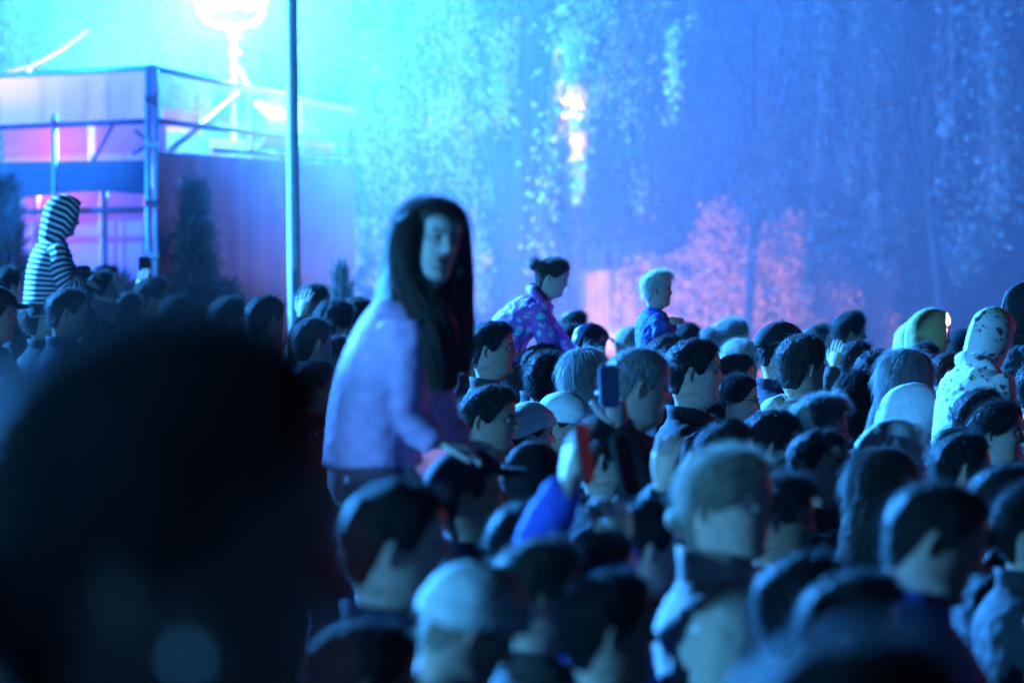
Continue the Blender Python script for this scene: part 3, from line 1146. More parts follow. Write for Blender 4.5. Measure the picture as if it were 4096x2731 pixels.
def weeping_tree(px, D, label, trunk_r, spread, n_str, lean=0.0, clusters=(), leaf=LEAF, fork=1.5, size=.058, zmin=1.4):
    base = at(px, 838, D)
    base.z = 0
    o = empty('weeping_tree', base)
    tag(o, label, 'tree', GT)
    g = G()
    B = np.array(base)
    r = np.random.default_rng(int(px) + int(D * 10))
    # trunk with forks
    top = np.array([lean, .1, fork])
    pts = [np.array([-lean * .2, 0, -.05]), np.array([0, 0, .5]), top * .6 + (0, 0, .1), top]
    g.tube(pts, [trunk_r * 1.25, trunk_r, trunk_r * .93, trunk_r * .85], 14)
    limbs = []
    for k in range(7):
        a = k * 2.4 + r.uniform(-.4, .4)
        ln = r.uniform(.5, 1.0) * spread
        p0 = top - (0, 0, .12 * (k % 3))
        q = [p0]
        for t in (.2, .42, .65, .85, 1.0):
            q.append(p0 + np.array([math.cos(a) * ln * t**1.2, math.sin(a) * ln * t**1.2 * .7, (2.2 + 4.2 * r.uniform(.6, 1)) * t - .8 * t * t]) + r.normal(0, .07, 3))
        g.tube(q, [trunk_r * f for f in (.62, .48, .38, .27, .18, .08)], 8)
        limbs.append(np.array(q))
        for _ in range(2):
            i = r.integers(2, 5)
            e = q[i] + np.array([r.normal(0, .7), r.normal(0, .4), r.uniform(.2, 1.2)])
            g.tube([q[i], q[i] * .5 + e * .5 + (0, 0, .15), e, e + (r.normal(0, .1), 0, -.5)], [trunk_r * .25, trunk_r * .17, trunk_r * .1, .012], 6)
    link('trunk', g.mesh('trunk', BARK), o)
    # crown: hanging strands of leaves
    g = G()
    tw = G()
    items = []
    for k in range(n_str):
        L = limbs[r.integers(0, len(limbs))]
        t = r.uniform(1.5, len(L) - 1.01)
        i = int(t)
        p = L[i] * (1 - t + i) + L[i + 1] * (t - i)
        items.append((p[0] + r.normal(0, .35), p[1] + r.normal(0, .3), max(p[2], 4.0) + r.uniform(0, .6), zmin + r.gamma(2.0, .75), r.uniform(.03, .10), r.uniform(24, 60)))
    for (cx, y0, y1, hw, dens) in clusters:
        dens *= 1.7
        c = at(cx, 838, D - .8)
        z0, z1 = CAM.z + (838 - y0) * (D - .8) / F, CAM.z + (838 - y1) * (D - .8) / F
        for q in range(3):
            items.append((c.x - B[0] + r.normal(0, hw * D / F * .4), -.8 + r.normal(0, .12), z0, z1 + r.uniform(0, .25) * (z0 - z1), hw * D / F * .45, dens))
    for (x, y, zt, zb, wd, dens) in items:
        if zb > zt - .3:
            zb = zt - .3
        h = zt - zb
        n = int(h * dens * 2.2) + 6
        t = r.uniform(0, 1, n)
        clump = (np.sin(t * h * 5 + x * 9) * .5 + .5)
        keep = r.uniform(0, 1, n) < .35 + .65 * clump
        t = t[keep]
        n = len(t)
        sw = .10 * np.sin(t * h * 1.3 + y * 7)
        P = np.stack([x + sw + r.normal(0, wd, n), y + r.normal(0, wd, n), zt - h * t], -1)
        leaves(g, P, size, 1.0)
        tt = np.linspace(0, 1, 5)
        tw.tube(np.stack([x + .10 * np.sin(tt * h * 1.3 + y * 7), y + 0 * tt, zt - h * tt], -1), .005, 4)
    cme = g.mesh('crown', leaf, False)
    cr_ = link('crown', cme, o)
    link('twigs', tw.mesh('twigs', TWIG), cr_)
    return o


weeping_tree(2055, 55.0, 'weeping tree with a forked dark trunk, behind the seated girl and the purple child', .19, 2.0, 36, .05,
             [(1775, -60, 640, 60, 60), (1830, -60, 330, 45, 45), (1990, 60, 560, 38, 50), (1925, 250, 560, 30, 35), (2278, 110, 820, 22, 230), (2330, 250, 520, 50, 35), (2650, 100, 560, 28, 26)], fork=1.75)
weeping_tree(1330, 56.5, 'weeping tree behind the floodlight and the grey lamp post', .15, 1.7, 32, -.1,
             [(1270, -80, 300, 70, 130), (1500, 110, 330, 70, 110), (1400, 150, 520, 50, 50), (1560, 200, 620, 40, 30), (1200, -60, 380, 60, 70), (1440, 860, 1220, 45, 70), (1880, 960, 1260, 45, 60)], fork=2.3)
weeping_tree(420, 57.0, 'weeping tree behind the left side of the scaffold tent', .15, 1.8, 30, .1,
             [(380, 30, 400, 60, 80), (480, 20, 330, 30, 60), (250, -50, 200, 60, 60), (700, 40, 300, 70, 60), (820, 10, 320, 60, 80), (930, 60, 380, 50, 70)], fork=2.2)
weeping_tree(2980, 58.0, 'weeping tree between the two children on shoulders and the right edge', .045, 2.2, 40, .1,
             [(2840, 420, 760, 60, 30), (3080, 380, 700, 60, 26), (3330, 560, 760, 60, 26), (2700, 300, 700, 40, 26)], fork=2.4, zmin=1.3, leaf=LEAF_DIM)
weeping_tree(3800, 57.0, 'weeping tree at the right edge of the woodland', .045, 2.2, 32, -.2,
             [(3840, 880, 1180, 70, 34), (3780, 400, 560, 50, 24), (3950, 500, 900, 60, 24)], fork=2.4, zmin=1.3, leaf=LEAF_DIM)
for px, D, lab in ((-250, 66, 'far weeping tree behind the left edge of the tent'), (880, 67, 'far weeping tree deep behind the floodlight'),
                   (1720, 66, 'far weeping tree deep behind the seated girl'), (2560, 68, 'far weeping tree deep behind the child in the blue jacket'),
                   (3400, 67, 'far weeping tree deep behind the man in the black cap'), (4250, 66, 'far weeping tree at the far right edge')):
    weeping_tree(px, D, lab, .07, 2.4, 46, r'' and 0 or .1, (), LEAF2, 2.2, .075, .8)


def woodland():
    g = G()
    n = 60000
    x = rng.uniform(-30, 30, n)
    z = rng.uniform(0, 1, n)**.8 * 12.0
    y = 76 + 3.0 * np.array([noise.noise(Vector((a * .5, b * .5, 3))) for a, b in zip(x, z)]) + rng.normal(0, .8, n)
    leaves(g, np.stack([x, y, z], -1), .24, .6)
    o = link('woodland', g.mesh('woodland', LEAF2, False))
    tag(o, 'dark wood closing off the background behind all the trees', 'wood', None, 'stuff')


woodland()


# ------------------------------------------------------------------ conifers and shrubs in front of the tent
def _blades(*a):
    strands(*a, 0)


def conifer(px, D, h, r, label, n=5200, thin=1.0, col=None, up=1.0, ln=.12):
    b = at(px, 838, D)
    b.z = 0
    o = empty('conifer', b)
    tag(o, label, 'shrub', 'evergreen shrubs in front of the tent')
    g = G()
    g.tube([(0, 0, -.02), (0.01, 0, h * .5), (0, 0, h * .95)], [.04, .028, .008], 7)
    link('stem', g.mesh('stem', TWIG), o)
    g = G()
    t = rng.uniform(.02, 1, n)
    a = rng.uniform(0, 2 * np.pi, n)
    lob = 1 + .28 * np.sin(a * 3 + t * 9) + .2 * np.sin(a * 7 - t * 21)
    rr = r * (1 - t)**.7 * lob * rng.uniform(.35, 1.05, n)
    P = np.stack([rr * np.cos(a), rr * np.sin(a), h * t], -1)
    out = np.stack([np.cos(a), np.sin(a), 0 * a + up], -1)
    out /= np.linalg.norm(out, axis=1, keepdims=True)
    _blades(g, P, out, out, rng.uniform(.5, 1.4, n) * ln, rng.uniform(0, .3, n), -.1, .022 * thin, 2, .28)
    link('foliage', g.mesh('foliage', col or mat('needle', (0.10, 0.13, 0.115), .7, spec=.3), False), o)


conifer(20, 45.5, 2.45, .34, 'dark bushy conifer at the left edge behind the striped child')
conifer(775, 45.3, 2.42, .34, 'tall dark conifer between the tent corner post and the lamp post')
conifer(905, 45.6, 1.62, .28, 'low dark conifer beside the taller one, left of the lamp post')
conifer(480, 44.8, 1.72, .24, 'thin upright evergreen in front of the pale tent panel', 2400, .8)
conifer(1365, 40.5, 1.80, .15, 'small silvery feathery shrub right of the lamp post', 2200, .9, mat('needle_silver', (0.40, 0.44, 0.42), .6), 2.2, .13)


# ------------------------------------------------------------------ lamp post and floodlight
def lamp_post():
    b = at(1187, 838, 38.0); b.z = 0
    o = empty('lamp_post', b)
    tag(o, 'smooth grey steel lamp post rising out of the crowd in front of the tent', 'lamp post')
    g = G()
    top = at(1163, -150, 38.0)
    d = np.array(top - b)
    paint = mat('post_paint', (0.55, 0.56, 0.58), .4, .04, 20, .12, spec=.5)
    ts = np.linspace(0, 1.35, 12)
    g.tube([d * t for t in ts], [.046 - .007 * t for t in ts], 24)
    link('pole', g.mesh('pole', paint), o)
    g = G()
    g.tube([(0, 0, 0), (0, 0, .45)], [.075, .07], 20)
    g.tube([(0, 0, .45), (0, 0, .50)], [.07, .05], 20)
    link('base_sleeve', g.mesh('base_sleeve', paint), o)
    g = G()
    e = d * 1.35
    g.tube([e, e + (0, -.02, .35), e + (.25, -.3, .62), e + (.7, -.8, .72)], [.036, .034, .032, .03], 12)
    link('arm', g.mesh('arm', paint), o)


lamp_post()


def floodlight():
    c = FLOOD
    base = at(936, 838, DF); base.z = 0
    o = empty('floodlight', base)
    tag(o, 'glaring blue white floodlight in a curved yoke on a tall stand above the tent', 'floodlight')
    L = lambda px, py, dy=0: np.array(at(px, py, DF + dy) - base)
    g = G()
    ctr = L(922, -40)
    g.box(ctr, (.235, .09, .16))
    for k in range(7):
        g.box(ctr + (-.2 + .066 * k, .12, 0), (.006, .04, .15))
    link('housing', g.mesh('housing', mat('housing', (0.04, 0.04, 0.045), .5, spec=.4), False), o)
    g = G()
    g.box(ctr + (0, -.095, 0), (.215, .004, .14))
    link('lens', g.mesh('lens', mat('lamp_glass', (0.8, 0.85, 0.9), .2, emit=(.20, .60, 1.0, 60)), False), o)
    g = G()
    pts = [L(783, -60), L(786, 5), L(800, 55), L(838, 95), L(900, 108), L(960, 109), L(1015, 96), L(1048, 60), L(1060, 5), L(1062, -60)]
    g.tube(pts, [(.020, .024)] * 10, 10)
    link('yoke', g.mesh('yoke', STEEL), o)
    g = G()
    g.tube([L(932, 112), L(935, 200), L(937, 360), (0, 0, 1.2), (0, 0, 0)], [.020, .020, .024, .028, .028], 12)
    link('stand', g.mesh('stand', mat('stand_paint', (.12, .12, .13), .5)), o)
    for y in (150, 215, 345):
        g = G()
        p = L(934, y)
        g.tube([p + (0, 0, -.03), p + (0, 0, .03)], [.036, .036], 12)
        g.tube([p, p + (.07, -.02, .0)], [.012, .012], 8)
        link('clamp', g.mesh('clamp', MATS['stand_paint']), o)
    g = G()
    g.tube([L(950, 270), L(970, 300), L(985, 330), L(1000, 345)], [.012, .014, .012, .010], 7)
    link('strap', g.mesh('strap', mat('strap_red', (0.12, 0.02, 0.02), .7)), o)


floodlight()


# ------------------------------------------------------------------ scaffold tent
def mesh_fabric(name, col, clear, trans=.5):
    m = bpy.data.materials.new(name)
    m.use_nodes = True
    N, Lk = m.node_tree.nodes, m.node_tree.links
    b = N['Principled BSDF']
    b.inputs['Base Color'].default_value = (*col, 1)
    b.inputs['Roughness'].default_value = .75
    tl = N.new('ShaderNodeBsdfTranslucent'); tl.inputs['Color'].default_value = (*col, 1)
    m1 = N.new('ShaderNodeMixShader'); m1.inputs[0].default_value = trans
    Lk.new(b.outputs[0], m1.inputs[1]); Lk.new(tl.outputs[0], m1.inputs[2])
    tp = N.new('ShaderNodeBsdfTransparent')
    m2 = N.new('ShaderNodeMixShader'); m2.inputs[0].default_value = clear
    Lk.new(m1.outputs[0], m2.inputs[1]); Lk.new(tp.outputs[0], m2.inputs[2])
    tc = N.new('ShaderNodeTexCoord')
    nz = N.new('ShaderNodeTexNoise'); nz.inputs['Scale'].default_value = 2.5; nz.inputs['Detail'].default_value = 3
    Lk.new(tc.outputs['Object'], nz.inputs['Vector'])
    bp = N.new('ShaderNodeBump'); bp.inputs['Strength'].default_value = .5; bp.inputs['Distance'].default_value = .06
    Lk.new(nz.outputs['Fac'], bp.inputs['Height']); Lk.new(bp.outputs[0], b.inputs['Normal'])
    Lk.new(m2.outputs[0], N['Material Output'].inputs['Surface'])
    return m


def tent():
    C = np.array(at(606, 838, 45.0)); C[2] = 0
    Lw = np.array(at(-420, 838, 48.6)); Lw[2] = 0
    Rw = np.array(at(1405, 838, 52.0)); Rw[2] = 0
    o = empty('scaffold_tent', Vector(C))
    tag(o, 'scaffold tent with see-through mesh sides and dark skirts under the floodlight', 'tent')
    nl = np.cross((Lw - C) / np.linalg.norm(Lw - C), (0, 0, 1)); nl = nl if nl[1] > 0 else -nl
    nr = np.cross((Rw - C) / np.linalg.norm(Rw - C), (0, 0, 1)); nr = nr if nr[0] < 0 else -nr

    def pf(face, t, z, off=0.0):
        e, n = (Lw, nl) if face == 'l' else (Rw, nr)
        return (e - C) * t + n * off + np.array([0, 0, z])

    def sheet(name, face, t0, t1, za, zb, off, m, fold=.03, freq=14, nu=50, nv=14, sag=0.0, label=None):
        g = G()
        P = np.zeros((nv, nu, 3))
        for i, v in enumerate(np.linspace(0, 1, nv)):
            for j, u in enumerate(np.linspace(0, 1, nu)):
                t = t0 + (t1 - t0) * u
                z = (zb(t) if callable(zb) else zb) * (1 - v) + (za(t) if callable(za) else za) * v
                z -= sag * math.sin(u * math.pi) * (1 - v)
                f = fold * (1 - v * .7) * (math.sin(t * freq * 6.28 + 1.3 * math.sin(t * 31)) + .6 * noise.noise(Vector((t * 9, z * 3, 1))))
                P[i, j] = pf(face, t, z, off + f)
        g.grid(P, False)
        n = np.cross(P[0, -1] - P[0, 0], (0, 0, 1)); n /= np.linalg.norm(n)
        g.grid((P + n * .004)[::-1], False)
        return link(name, g.mesh(name, m), o, label=label)

    ztop = {'l': lambda t: 3.335 - .01 * t, 'r': lambda t: 3.335 - .20 * t}
    PUR = mesh_fabric('mesh_purple', (0.42, 0.09, 0.30), .36, .45)
    BLU = mesh_fabric('mesh_grey', (0.14, 0.10, 0.20), .58, .4)
    DARK = mesh_fabric('skirt_dark', (0.10, 0.07, 0.09), .0, .25)
    SKB = mesh_fabric('skirt_blue', (0.045, 0.07, 0.15), .0, .2)
    PALE = mesh_fabric('panel_pale', (0.52, 0.26, 0.40), .0, .3)
    sheet('mesh_panel', 'l', .0, 1, ztop['l'], 2.92, .02, PUR, .035, 7)
    sheet('mesh_panel', 'r', .0, 1, ztop['r'], lambda t: 2.92 - .1 * t, .02, BLU, .03, 9)
    sheet('band_skirt', 'l', .0, 1, 2.63, lambda t: 2.36 + .03 * math.sin(t * 8), -.02, DARK, .025, 6, label='dark wavy skirt along the left deck')
    sheet('drop_skirt', 'r', .012, 1, lambda t: 2.70 - .06 * t, .0, -.02, SKB, .05, 5, 80, 20, label='large dark blue skirt falling to the ground')
    # pale boards behind the openings
    for (t0, t1) in ((.17, .44), (.46, .80), (.82, 1.0)):
        sheet('board', 'l', t0, t1, 2.95, 2.6, .55, PALE, .008, 3, 12, 5)
    for (t0, t1) in ((.17, .40), (.42, .72), (.74, 1.0)):
        sheet('board', 'l', t0, t1, 2.42, .9, .55, PALE, .008, 3, 12, 8)
    for (t0, t1, z0, z1) in ((.30, .48, 2.88, 3.06), (.52, .70, 2.6, 2.84), (.73, .99, 2.58, 2.82)):
        sheet('board', 'r', t0, t1, z1, z0, .45, PALE, .01, 3, 12, 5)
    # bulging canopy at the far end of the right face
    g = G()
    P = []
    for v in np.linspace(0, 1, 10):
        row = []
        for u in np.linspace(0, 1, 24):
            p = pf('r', .60 + .40 * u, 2.74 + .42 * v * (1 - .55 * u * u), .25 - .18 * math.sin(math.pi * v) * (1 - u * .4))
            row.append(p)
        P.append(row)
    g.grid(np.array(P), False)
    g.grid((np.array(P) + (0.004, .006, 0))[::-1], False)
    link('canopy', g.mesh('canopy', PALE), o)
    # tubes
    def tube(name, a, b, r=.024, m=STEEL, n=10):
        g = G()
        a, b = np.asarray(a), np.asarray(b)
        g.tube([a, a * .5 + b * .5 + (0, 0, -.004), b], [r] * 3, n)
        return link(name, g.mesh(name, m), o)
    GALV = mat('galvanised', (0.50, 0.51, 0.52), .45, .1, 25, .2, metal=.6)
    DK = mat('tube_dark', (0.08, 0.08, 0.09), .5, metal=.4)
    tube('corner_post', (-.025, -.03, 0), (-.025, -.03, 3.36), .026, GALV)
    tube('corner_post', (.035, -.02, 0), (.035, -.02, 3.34), .022, GALV)
    for k, z in enumerate((.6, 1.25, 1.9, 2.3, 2.75, 3.1)):
        g = G()
        g.box((.005, -.035, z), (.05, .03, .022))
        link('coupler', g.mesh('coupler', DK if k % 2 else GALV, False), o)
    g = G(); g.box((.035, -.05, 3.09), (.022, .012, .045))
    link('tape', g.mesh('tape', mat('tape_red', (0.5, 0.04, 0.05), .6), False), o)
    for t in (.34, .66, 1.0):
        tube('post', pf('l', t, 0, -.05), pf('l', t, 3.0 if t < 1 else 3.33, -.05), .022, GALV)
    for t in (.50, .75, 1.0):
        tube('post', pf('r', t, 0, .06), pf('r', t, ztop['r'](t), .06), .022, DK)
    tube('top_rail', pf('l', 0, 3.34), pf('l', 1, 3.325), .026, GALV)
    tube('top_rail', pf('r', 0, 3.34), pf('r', 1, 3.14), .026, GALV)
    tube('rail', pf('l', 0, 2.93, -.04), pf('l', 1, 2.90, -.04), .022, DK)
    tube('rail', pf('l', 0, 2.25, -.04), pf('l', 1, 2.22, -.04), .024, DK)
    tube('rail', pf('r', 0, 2.93, -.04), pf('r', 1, 2.83, -.04), .024, DK)
    tube('rail', pf('r', .25, 2.72, -.05), pf('r', 1, 2.72, -.05), .02, DK)
    tube('brace', pf('r', .14, 2.72, .1), pf('r', .46, 3.20, .1), .024, DK)
    tube('brace', pf('r', .04, 2.86, .2), pf('r', .18, 2.68, .2), .014, DK)
    tube('brace', pf('r', .04, 2.68, .22), pf('r', .18, 2.86, .22), .014, DK)
    tube('brace', pf('l', .30, 2.62, .2), pf('l', .22, 2.93, .2), .016, DK)
    tube('brace', pf('l', .34, 1.25, .3), pf('l', .04, 2.05, .3), .026, DK)
    for t in (.20, .36, .62):
        tube('upright', pf('l', t, .9, .45), pf('l', t, 2.45, .45), .03, DK)
    for t, z in ((.33, 2.93), (.72, 2.92), (.55, 2.25)):
        g = G(); g.box(pf('l', t, z, -.07), (.03, .01, .018))
        link('marker', g.mesh('marker', MATS['tape_red'], False), o)


tent()


def cable():
    b = at(115, 285, 48.2)
    o = empty('light_cable', b)
    tag(o, 'thin pale cable rising to the upper left above the tent roof', 'cable')
    L = lambda x, y, d=0: np.array(at(x, y, 48.2 + d) - b)
    g = G()
    xs = np.linspace(-60, 360, 20)
    pts = [L(x, 310 - 60 * ((x + 60) / 180) * .75 if x < 120 else 265 - (x - 120) * .42 - .0009 * (x - 120)**2) for x in xs]
    g.tube(pts, .011, 6)
    link('wire', g.mesh('wire', mat('wire', (0.14, 0.15, 0.16), .6)), o)
    g = G()
    g.tube([L(108, 268), L(118, 305)], [.016, .013], 7)
    link('bracket', g.mesh('bracket', STEEL), o)


cable()


def shelter():
    D = 64.0
    b = at(2500, 838, D); b.z = 0
    o = empty('canvas_shelter', b)
    tag(o, 'pale canvas shelter lit orange behind the child in the blue jacket', 'shelter')
    CAN = mat('canvas', (0.55, 0.45, 0.38), .8, .4, 3, .25)
    g = G()
    a = (at(2335, 838, D) - b).x
    c = (at(2660, 838, D) - b).x
    u = np.linspace(0, 1, 40)
    P = []
    for v in np.linspace(0, 1, 12):
        top = 1.60 + .10 * u
        P.append(np.stack([a + (c - a) * u, .06 * np.sin(u * 40) + .2 * (u - .4)**2, top * v], -1))
    P = np.array(P)
    g.grid(P, False)
    g.grid((P + (0, .01, 0))[::-1], False)
    link('side_wall', g.mesh('side_wall', CAN), o)
    g = G()
    R = [P[-1] + (0, 2.0 * q, .28 * math.sin(q * 1.57)) + (0, -.12, -.03) for q in np.linspace(0, 1, 8)]
    g.grid(np.array(R), False)
    g.grid((np.array(R) - (0, 0, .012))[::-1], False)
    link('roof', g.mesh('roof', CAN), o)
    for k in (0, 13, 26, 39):
        g = G()
        p = P[-1][k] + (0, -.05, 0)
        g.tube([(p[0], p[1], 0), (p[0], p[1], p[2])], [.03, .03], 8)
        link('pole', g.mesh('pole', STEEL), o)


shelter()


def bush(px, D, h, r, label):
    b = at(px, 838, D); b.z = 0
    o = empty('leafy_bush', b)
    tag(o, label, 'bush')
    g = G()
    for k in range(5):
        a = k * 1.3
        g.tube([(0, 0, 0), (.2 * math.cos(a), .2 * math.sin(a), h * .4), (r * .6 * math.cos(a), .3 * math.sin(a), h * .8)], [.04, .03, .01], 6)
    link('stems', g.mesh('stems', TWIG), o)
    g = G()
    n = 15000
    q = rng.normal(0, 1, (n, 3)); q /= np.linalg.norm(q, axis=1, keepdims=True)
    rr = rng.uniform(.5, 1, n)**.4
    lump = 1 + .5 * np.array([noise.noise(Vector(v * 2.1)) for v in q])
    P = q * (rr * lump)[:, None] * np.array([r, .5, h * .55]) + np.array([0, 0, h * .5])
    P = P[P[:, 2] > .05]
    leaves(g, P, .075, .7)
    link('foliage', g.mesh('foliage', mat('leaf_autumn', (.34, .27, .20), .5, var=.3, scale=4, trans=.3), False), o)


bush(2930, 62.5, 2.05, 1.15, 'wide rounded bush glowing pinkish orange behind the hanging branches')
bush(3380, 63.5, 1.55, .8, 'smaller rounded bush right of the glowing one')



def volume_box(name, c, h, density, aniso, label):
    g = G()
    g.box(c, h)
    m = bpy.data.materials.new(name)
    m.use_nodes = True
    N, Lk = m.node_tree.nodes, m.node_tree.links
    N.remove(N['Principled BSDF'])
    v = N.new('ShaderNodeVolumePrincipled')
    v.inputs['Color'].default_value = (.88, .92, .96, 1)
    v.inputs['Density'].default_value = density
    v.inputs['Anisotropy'].default_value = aniso
    Lk.new(v.outputs[0], N['Material Output'].inputs['Volume'])
    o = link(name, g.mesh(name, m, False))
    tag(o, label, 'haze' if name == 'haze' else 'smoke', None, 'stuff')


volume_box('haze', (0, 54, 6.6), (66, 69, 7.6), 0.00008, .2, 'thin haze hanging over the crowd and the trees')
volume_box('smoke', (0, 62, 5.9), (58, 18.3, 6.6), 0.0072, .40, 'bank of blue lit stage smoke drifting through the trees behind the crowd')
# ------------------------------------------------------------------ the crowd
P_ = person

# ---- far left rows, behind the near head
P_(20, 1064, 150, 25, 'short', 'dark', 'black', 'person with short dark rim-lit hair behind the back of the striped child')
P_(-25, 1142, 190, 20, 'buzz', 'dark', 'black', 'person in a dark cap cut by the left edge beside the striped child', hatk='cap', hatcol='charcoal')
kid_carrier = P_(372, 1086, 135, 15, 'short', 'dark', 'charcoal', 'person whose dark head the striped child leans on', D=33.3)
P_(420, 1054, 120, 10, 'buzz', 'black', 'black', 'person with a smooth dark head just behind the arms of the striped child')
P_(272, 1152, 165, 20, 'short', 'dark', 'navy', 'person with dark hair directly below the striped sweater')
P_(140, 1188, 150, 30, 'messy', 'brown', 'charcoal', 'person with tousled hair below the back of the striped child')
P_(600, 1110, 140, 30, 'short', 'dark', 'black', 'person raising a phone in front of the tent corner post', arms={'L': ((556, 1290, .05), (562, 1185, .0), (.12, 0, 1), (.5, .8, 0), -1, (6, 10, 8))})
P_(508, 1166, 150, 20, 'buzz', 'brown', 'charcoal', 'person with cropped hair in front of the one raising a phone')
P_(700, 1186, 145, 40, 'short', 'dark', 'black', 'person with dark hair right of the tent corner post, above the big blurred head')
P_(905, 1188, 150, 25, 'short', 'brown', 'navy', 'person with dark hair below the dark conifers')
P_(1062, 1172, 180, 60, 'buzz', 'dark', 'charcoal', 'person with a broad dark head just left of the lamp post')
P_(1246, 1128, 150, 30, 'buzz', 'brown', 'black', 'person with a hand held to the ear right of the lamp post', skin=0, arms={'R': ((1185, 1400, -.16), (1205, 1268, -.16), (.22, .1, 1), (.5, .8, 0), 1, (10, 14, 10))})
P_(1330, 1206, 158, 35, 'curly', 'dark', 'black', 'person with dark curly hair below the silvery shrub')
P_(1432, 1192, 140, 45, 'curly', 'brown', 'charcoal', 'person with brown curly hair right of the silvery shrub')
P_(1238, 1264, 185, 40, 'buzz', 'brown', 'navy', 'person with cropped hair at the foot of the lamp post')
P_(1462, 1246, 140, 20, 'short', 'blond', 'black', 'person with light rim-lit hair beside the back of the seated girl')
P_(1345, 1340, 150, 25, 'receding', 'brown', 'black', 'person with thinning hair left of the back of the seated girl')
P_(1250, 1440, 190, 20, 'short', 'dark', 'charcoal', 'person half hidden between the big blurred head and the seated girl')

# ---- middle, back rows
P_(1960, 1284, 190, 5, 'short', 'black', 'brown', 'man with short black hair and a lit cheek left of the purple jacket', skin=1)
P_(1900, 1330, 150, -10, 'messy', 'brown', 'black', 'person half hidden by the long hair of the seated girl')
P_(2297, 1240, 110, 20, 'short', 'brown', 'brown', 'person with an orange rim of light on the head, right behind the purple jacket')
P_(2276, 1296, 120, 30, 'short', 'dark', 'black', 'person with dark hair wedged between purple jacket and navy cap')
P_(2165, 1375, 165, 20, 'short', 'dark', 'charcoal', 'person whose dark head carries the child in the purple jacket', D=27.4)
P_(2364, 1292, 166, 80, 'buzz', 'dark', 'black', 'person in a shiny navy leather cap seen from behind', hatk='cap', hatmat=LEATHER, hatcol='navy')
P_(2518, 1305, 115, 60, 'crop', 'blond', 'black', 'person with pale cropped hair left of the child in the blue jacket')
P_(2748, 1290, 130, 45, 'short', 'black', 'black', 'person with round dark hair right under the hands of the blue-jacketed child')
P_(2655, 1340, 150, 40, 'short', 'dark', 'charcoal', 'person who carries the child in the blue jacket', D=27.4)
P_(2920, 1274, 165, 50, 'bun', 'grey', 'black', 'woman with smooth grey hair in a small bun against the background', sex='f')
P_(2972, 1356, 150, 70, 'bob', 'white', 'black', 'person with white hair seen from behind, left of the black cap', sex='f')
P_(2940, 1416, 140, 10, 'short', 'dark', 'navy', 'person with dark hair and a lit profile under the white-haired one')
P_(2945, 1498, 185, 0, 'pulled', 'dark', 'brown', 'woman with dark hair pulled back and a bright edge of light on it', sex='f', glasses=True)
P_(3125, 1284, 190, 15, 'buzz', 'dark', 'navy', 'man in a black baseball cap pointing right', hatk='cap', hatcol='black', skin=0)
P_(3262, 1298, 125, 20, 'short', 'brown', 'black', 'person with brown hair just behind the brim of the black baseball cap')
P_(3205, 1336, 215, 42, 'short', 'brown', 'beige', 'man with short brown hair in a beige jacket, seen from behind', collar='hood', skin=0)
P_(3397, 1250, 150, 12, 'quiff', 'black', 'black', 'man with a black quiff standing out against the blue background')
P_(3420, 1356, 115, 5, 'buzz', 'dark', 'brown', 'man with a shaved head holding his hand up in front of the face', arms={'R': ((3300, 1600, -.25), (3335, 1470, -.22), (.16, .1, 1), (.6, .8, 0), 1, (8, 10, 8)), })
P_(3495, 1408, 115, 0, 'curly', 'black', 'black', 'person with small dark curly head right of the raised hand')
P_(3440, 1478, 150, 5, 'bob', 'dark', 'black', 'woman with a dark bob and a pale glint on top', sex='f')
P_(3727, 1240, 166, 38, None, 'brown', 'black', 'person in a bright yellow hood edged with orange light', hatk='hood', hatcol='yellow', sex='f')
P_(3655, 1290, 130, 30, None, 'dark', 'black', 'person in a pale hood half hidden behind the yellow hood', hatk='hood', hatcol='pale')
P_(3640, 1396, 230, 65, 'bob', 'grey', 'charcoal', 'woman with thick pale grey hair in front of the yellow hood', sex='f')
P_(3700, 1370, 145, 40, 'short', 'black', 'black', 'person with dark hair just below the yellow hood')
P_(3795, 1402, 135, 20, 'buzz', 'dark', 'navy', 'person with a round dark head left of the printed white jacket')
P_(3858, 1318, 125, 10, None, 'dark', 'black', 'person in a dark fur-trimmed hood between yellow hood and printed jacket', hatk='hood_fur', hatcol='black')

# ---- middle rows in focus
P_(2318, 1384, 215, 68, 'long', 'grey', 'black', 'woman with long ash grey hair seen from behind under the navy cap', sex='f')
P_(2195, 1414, 160, 55, 'curly', 'black', 'black', 'person with bushy black hair left of the long ash grey hair')
P_(2567, 1378, 268, 10, 'buzz', 'grey', 'navy', 'man with cropped grey hair and a lit ear, facing right', skin=0, hp=6)
P_(2772, 1350, 228, 12, 'crop', 'black', 'black', 'man with short black hair right of the grey cropped man', skin=1)
P_(1958, 1540, 245, 8, 'short', 'dark', 'brown', 'man with dark hair and a red glow on his forehead below the seated girl', skin=2)
P_(2290, 1572, 216, -12, 'buzz', 'dark', 'charcoal', 'person in a pale grey knitted hat looking down', hatk='knit', hatcol='pale', hp=22)
P_(2108, 1606, 122, 20, 'short', 'dark', 'black', 'person with a small bright white hat between two dark heads', hatk='knit', hatcol='white')
P_(2890, 1690, 265, 25, 'spiky', 'black', 'black', 'person with spiky black hair behind the blond woman')
P_(3283, 1576, 258, 12, 'messy', 'grey', 'charcoal', 'man with tousled grey hair and glasses, facing right', glasses=True, skin=0)
P_(3272, 1712, 240, 5, 'crop', 'dark', 'black', 'man with cropped dark hair and a broad lit cheek', skin=1, hp=6)
P_(3560, 1690, 235, 20, None, 'dark', 'black', 'person in a pale blue furry hood left of the white hood', hatk='hood_fur', hatcol='pale')
P_(3690, 1548, 235, 2, None, 'brown', 'green', 'person in a pointed white hood with an orange-lit face', hatk='hood', hatcol='white', hp=24, sex='f', skin=0)
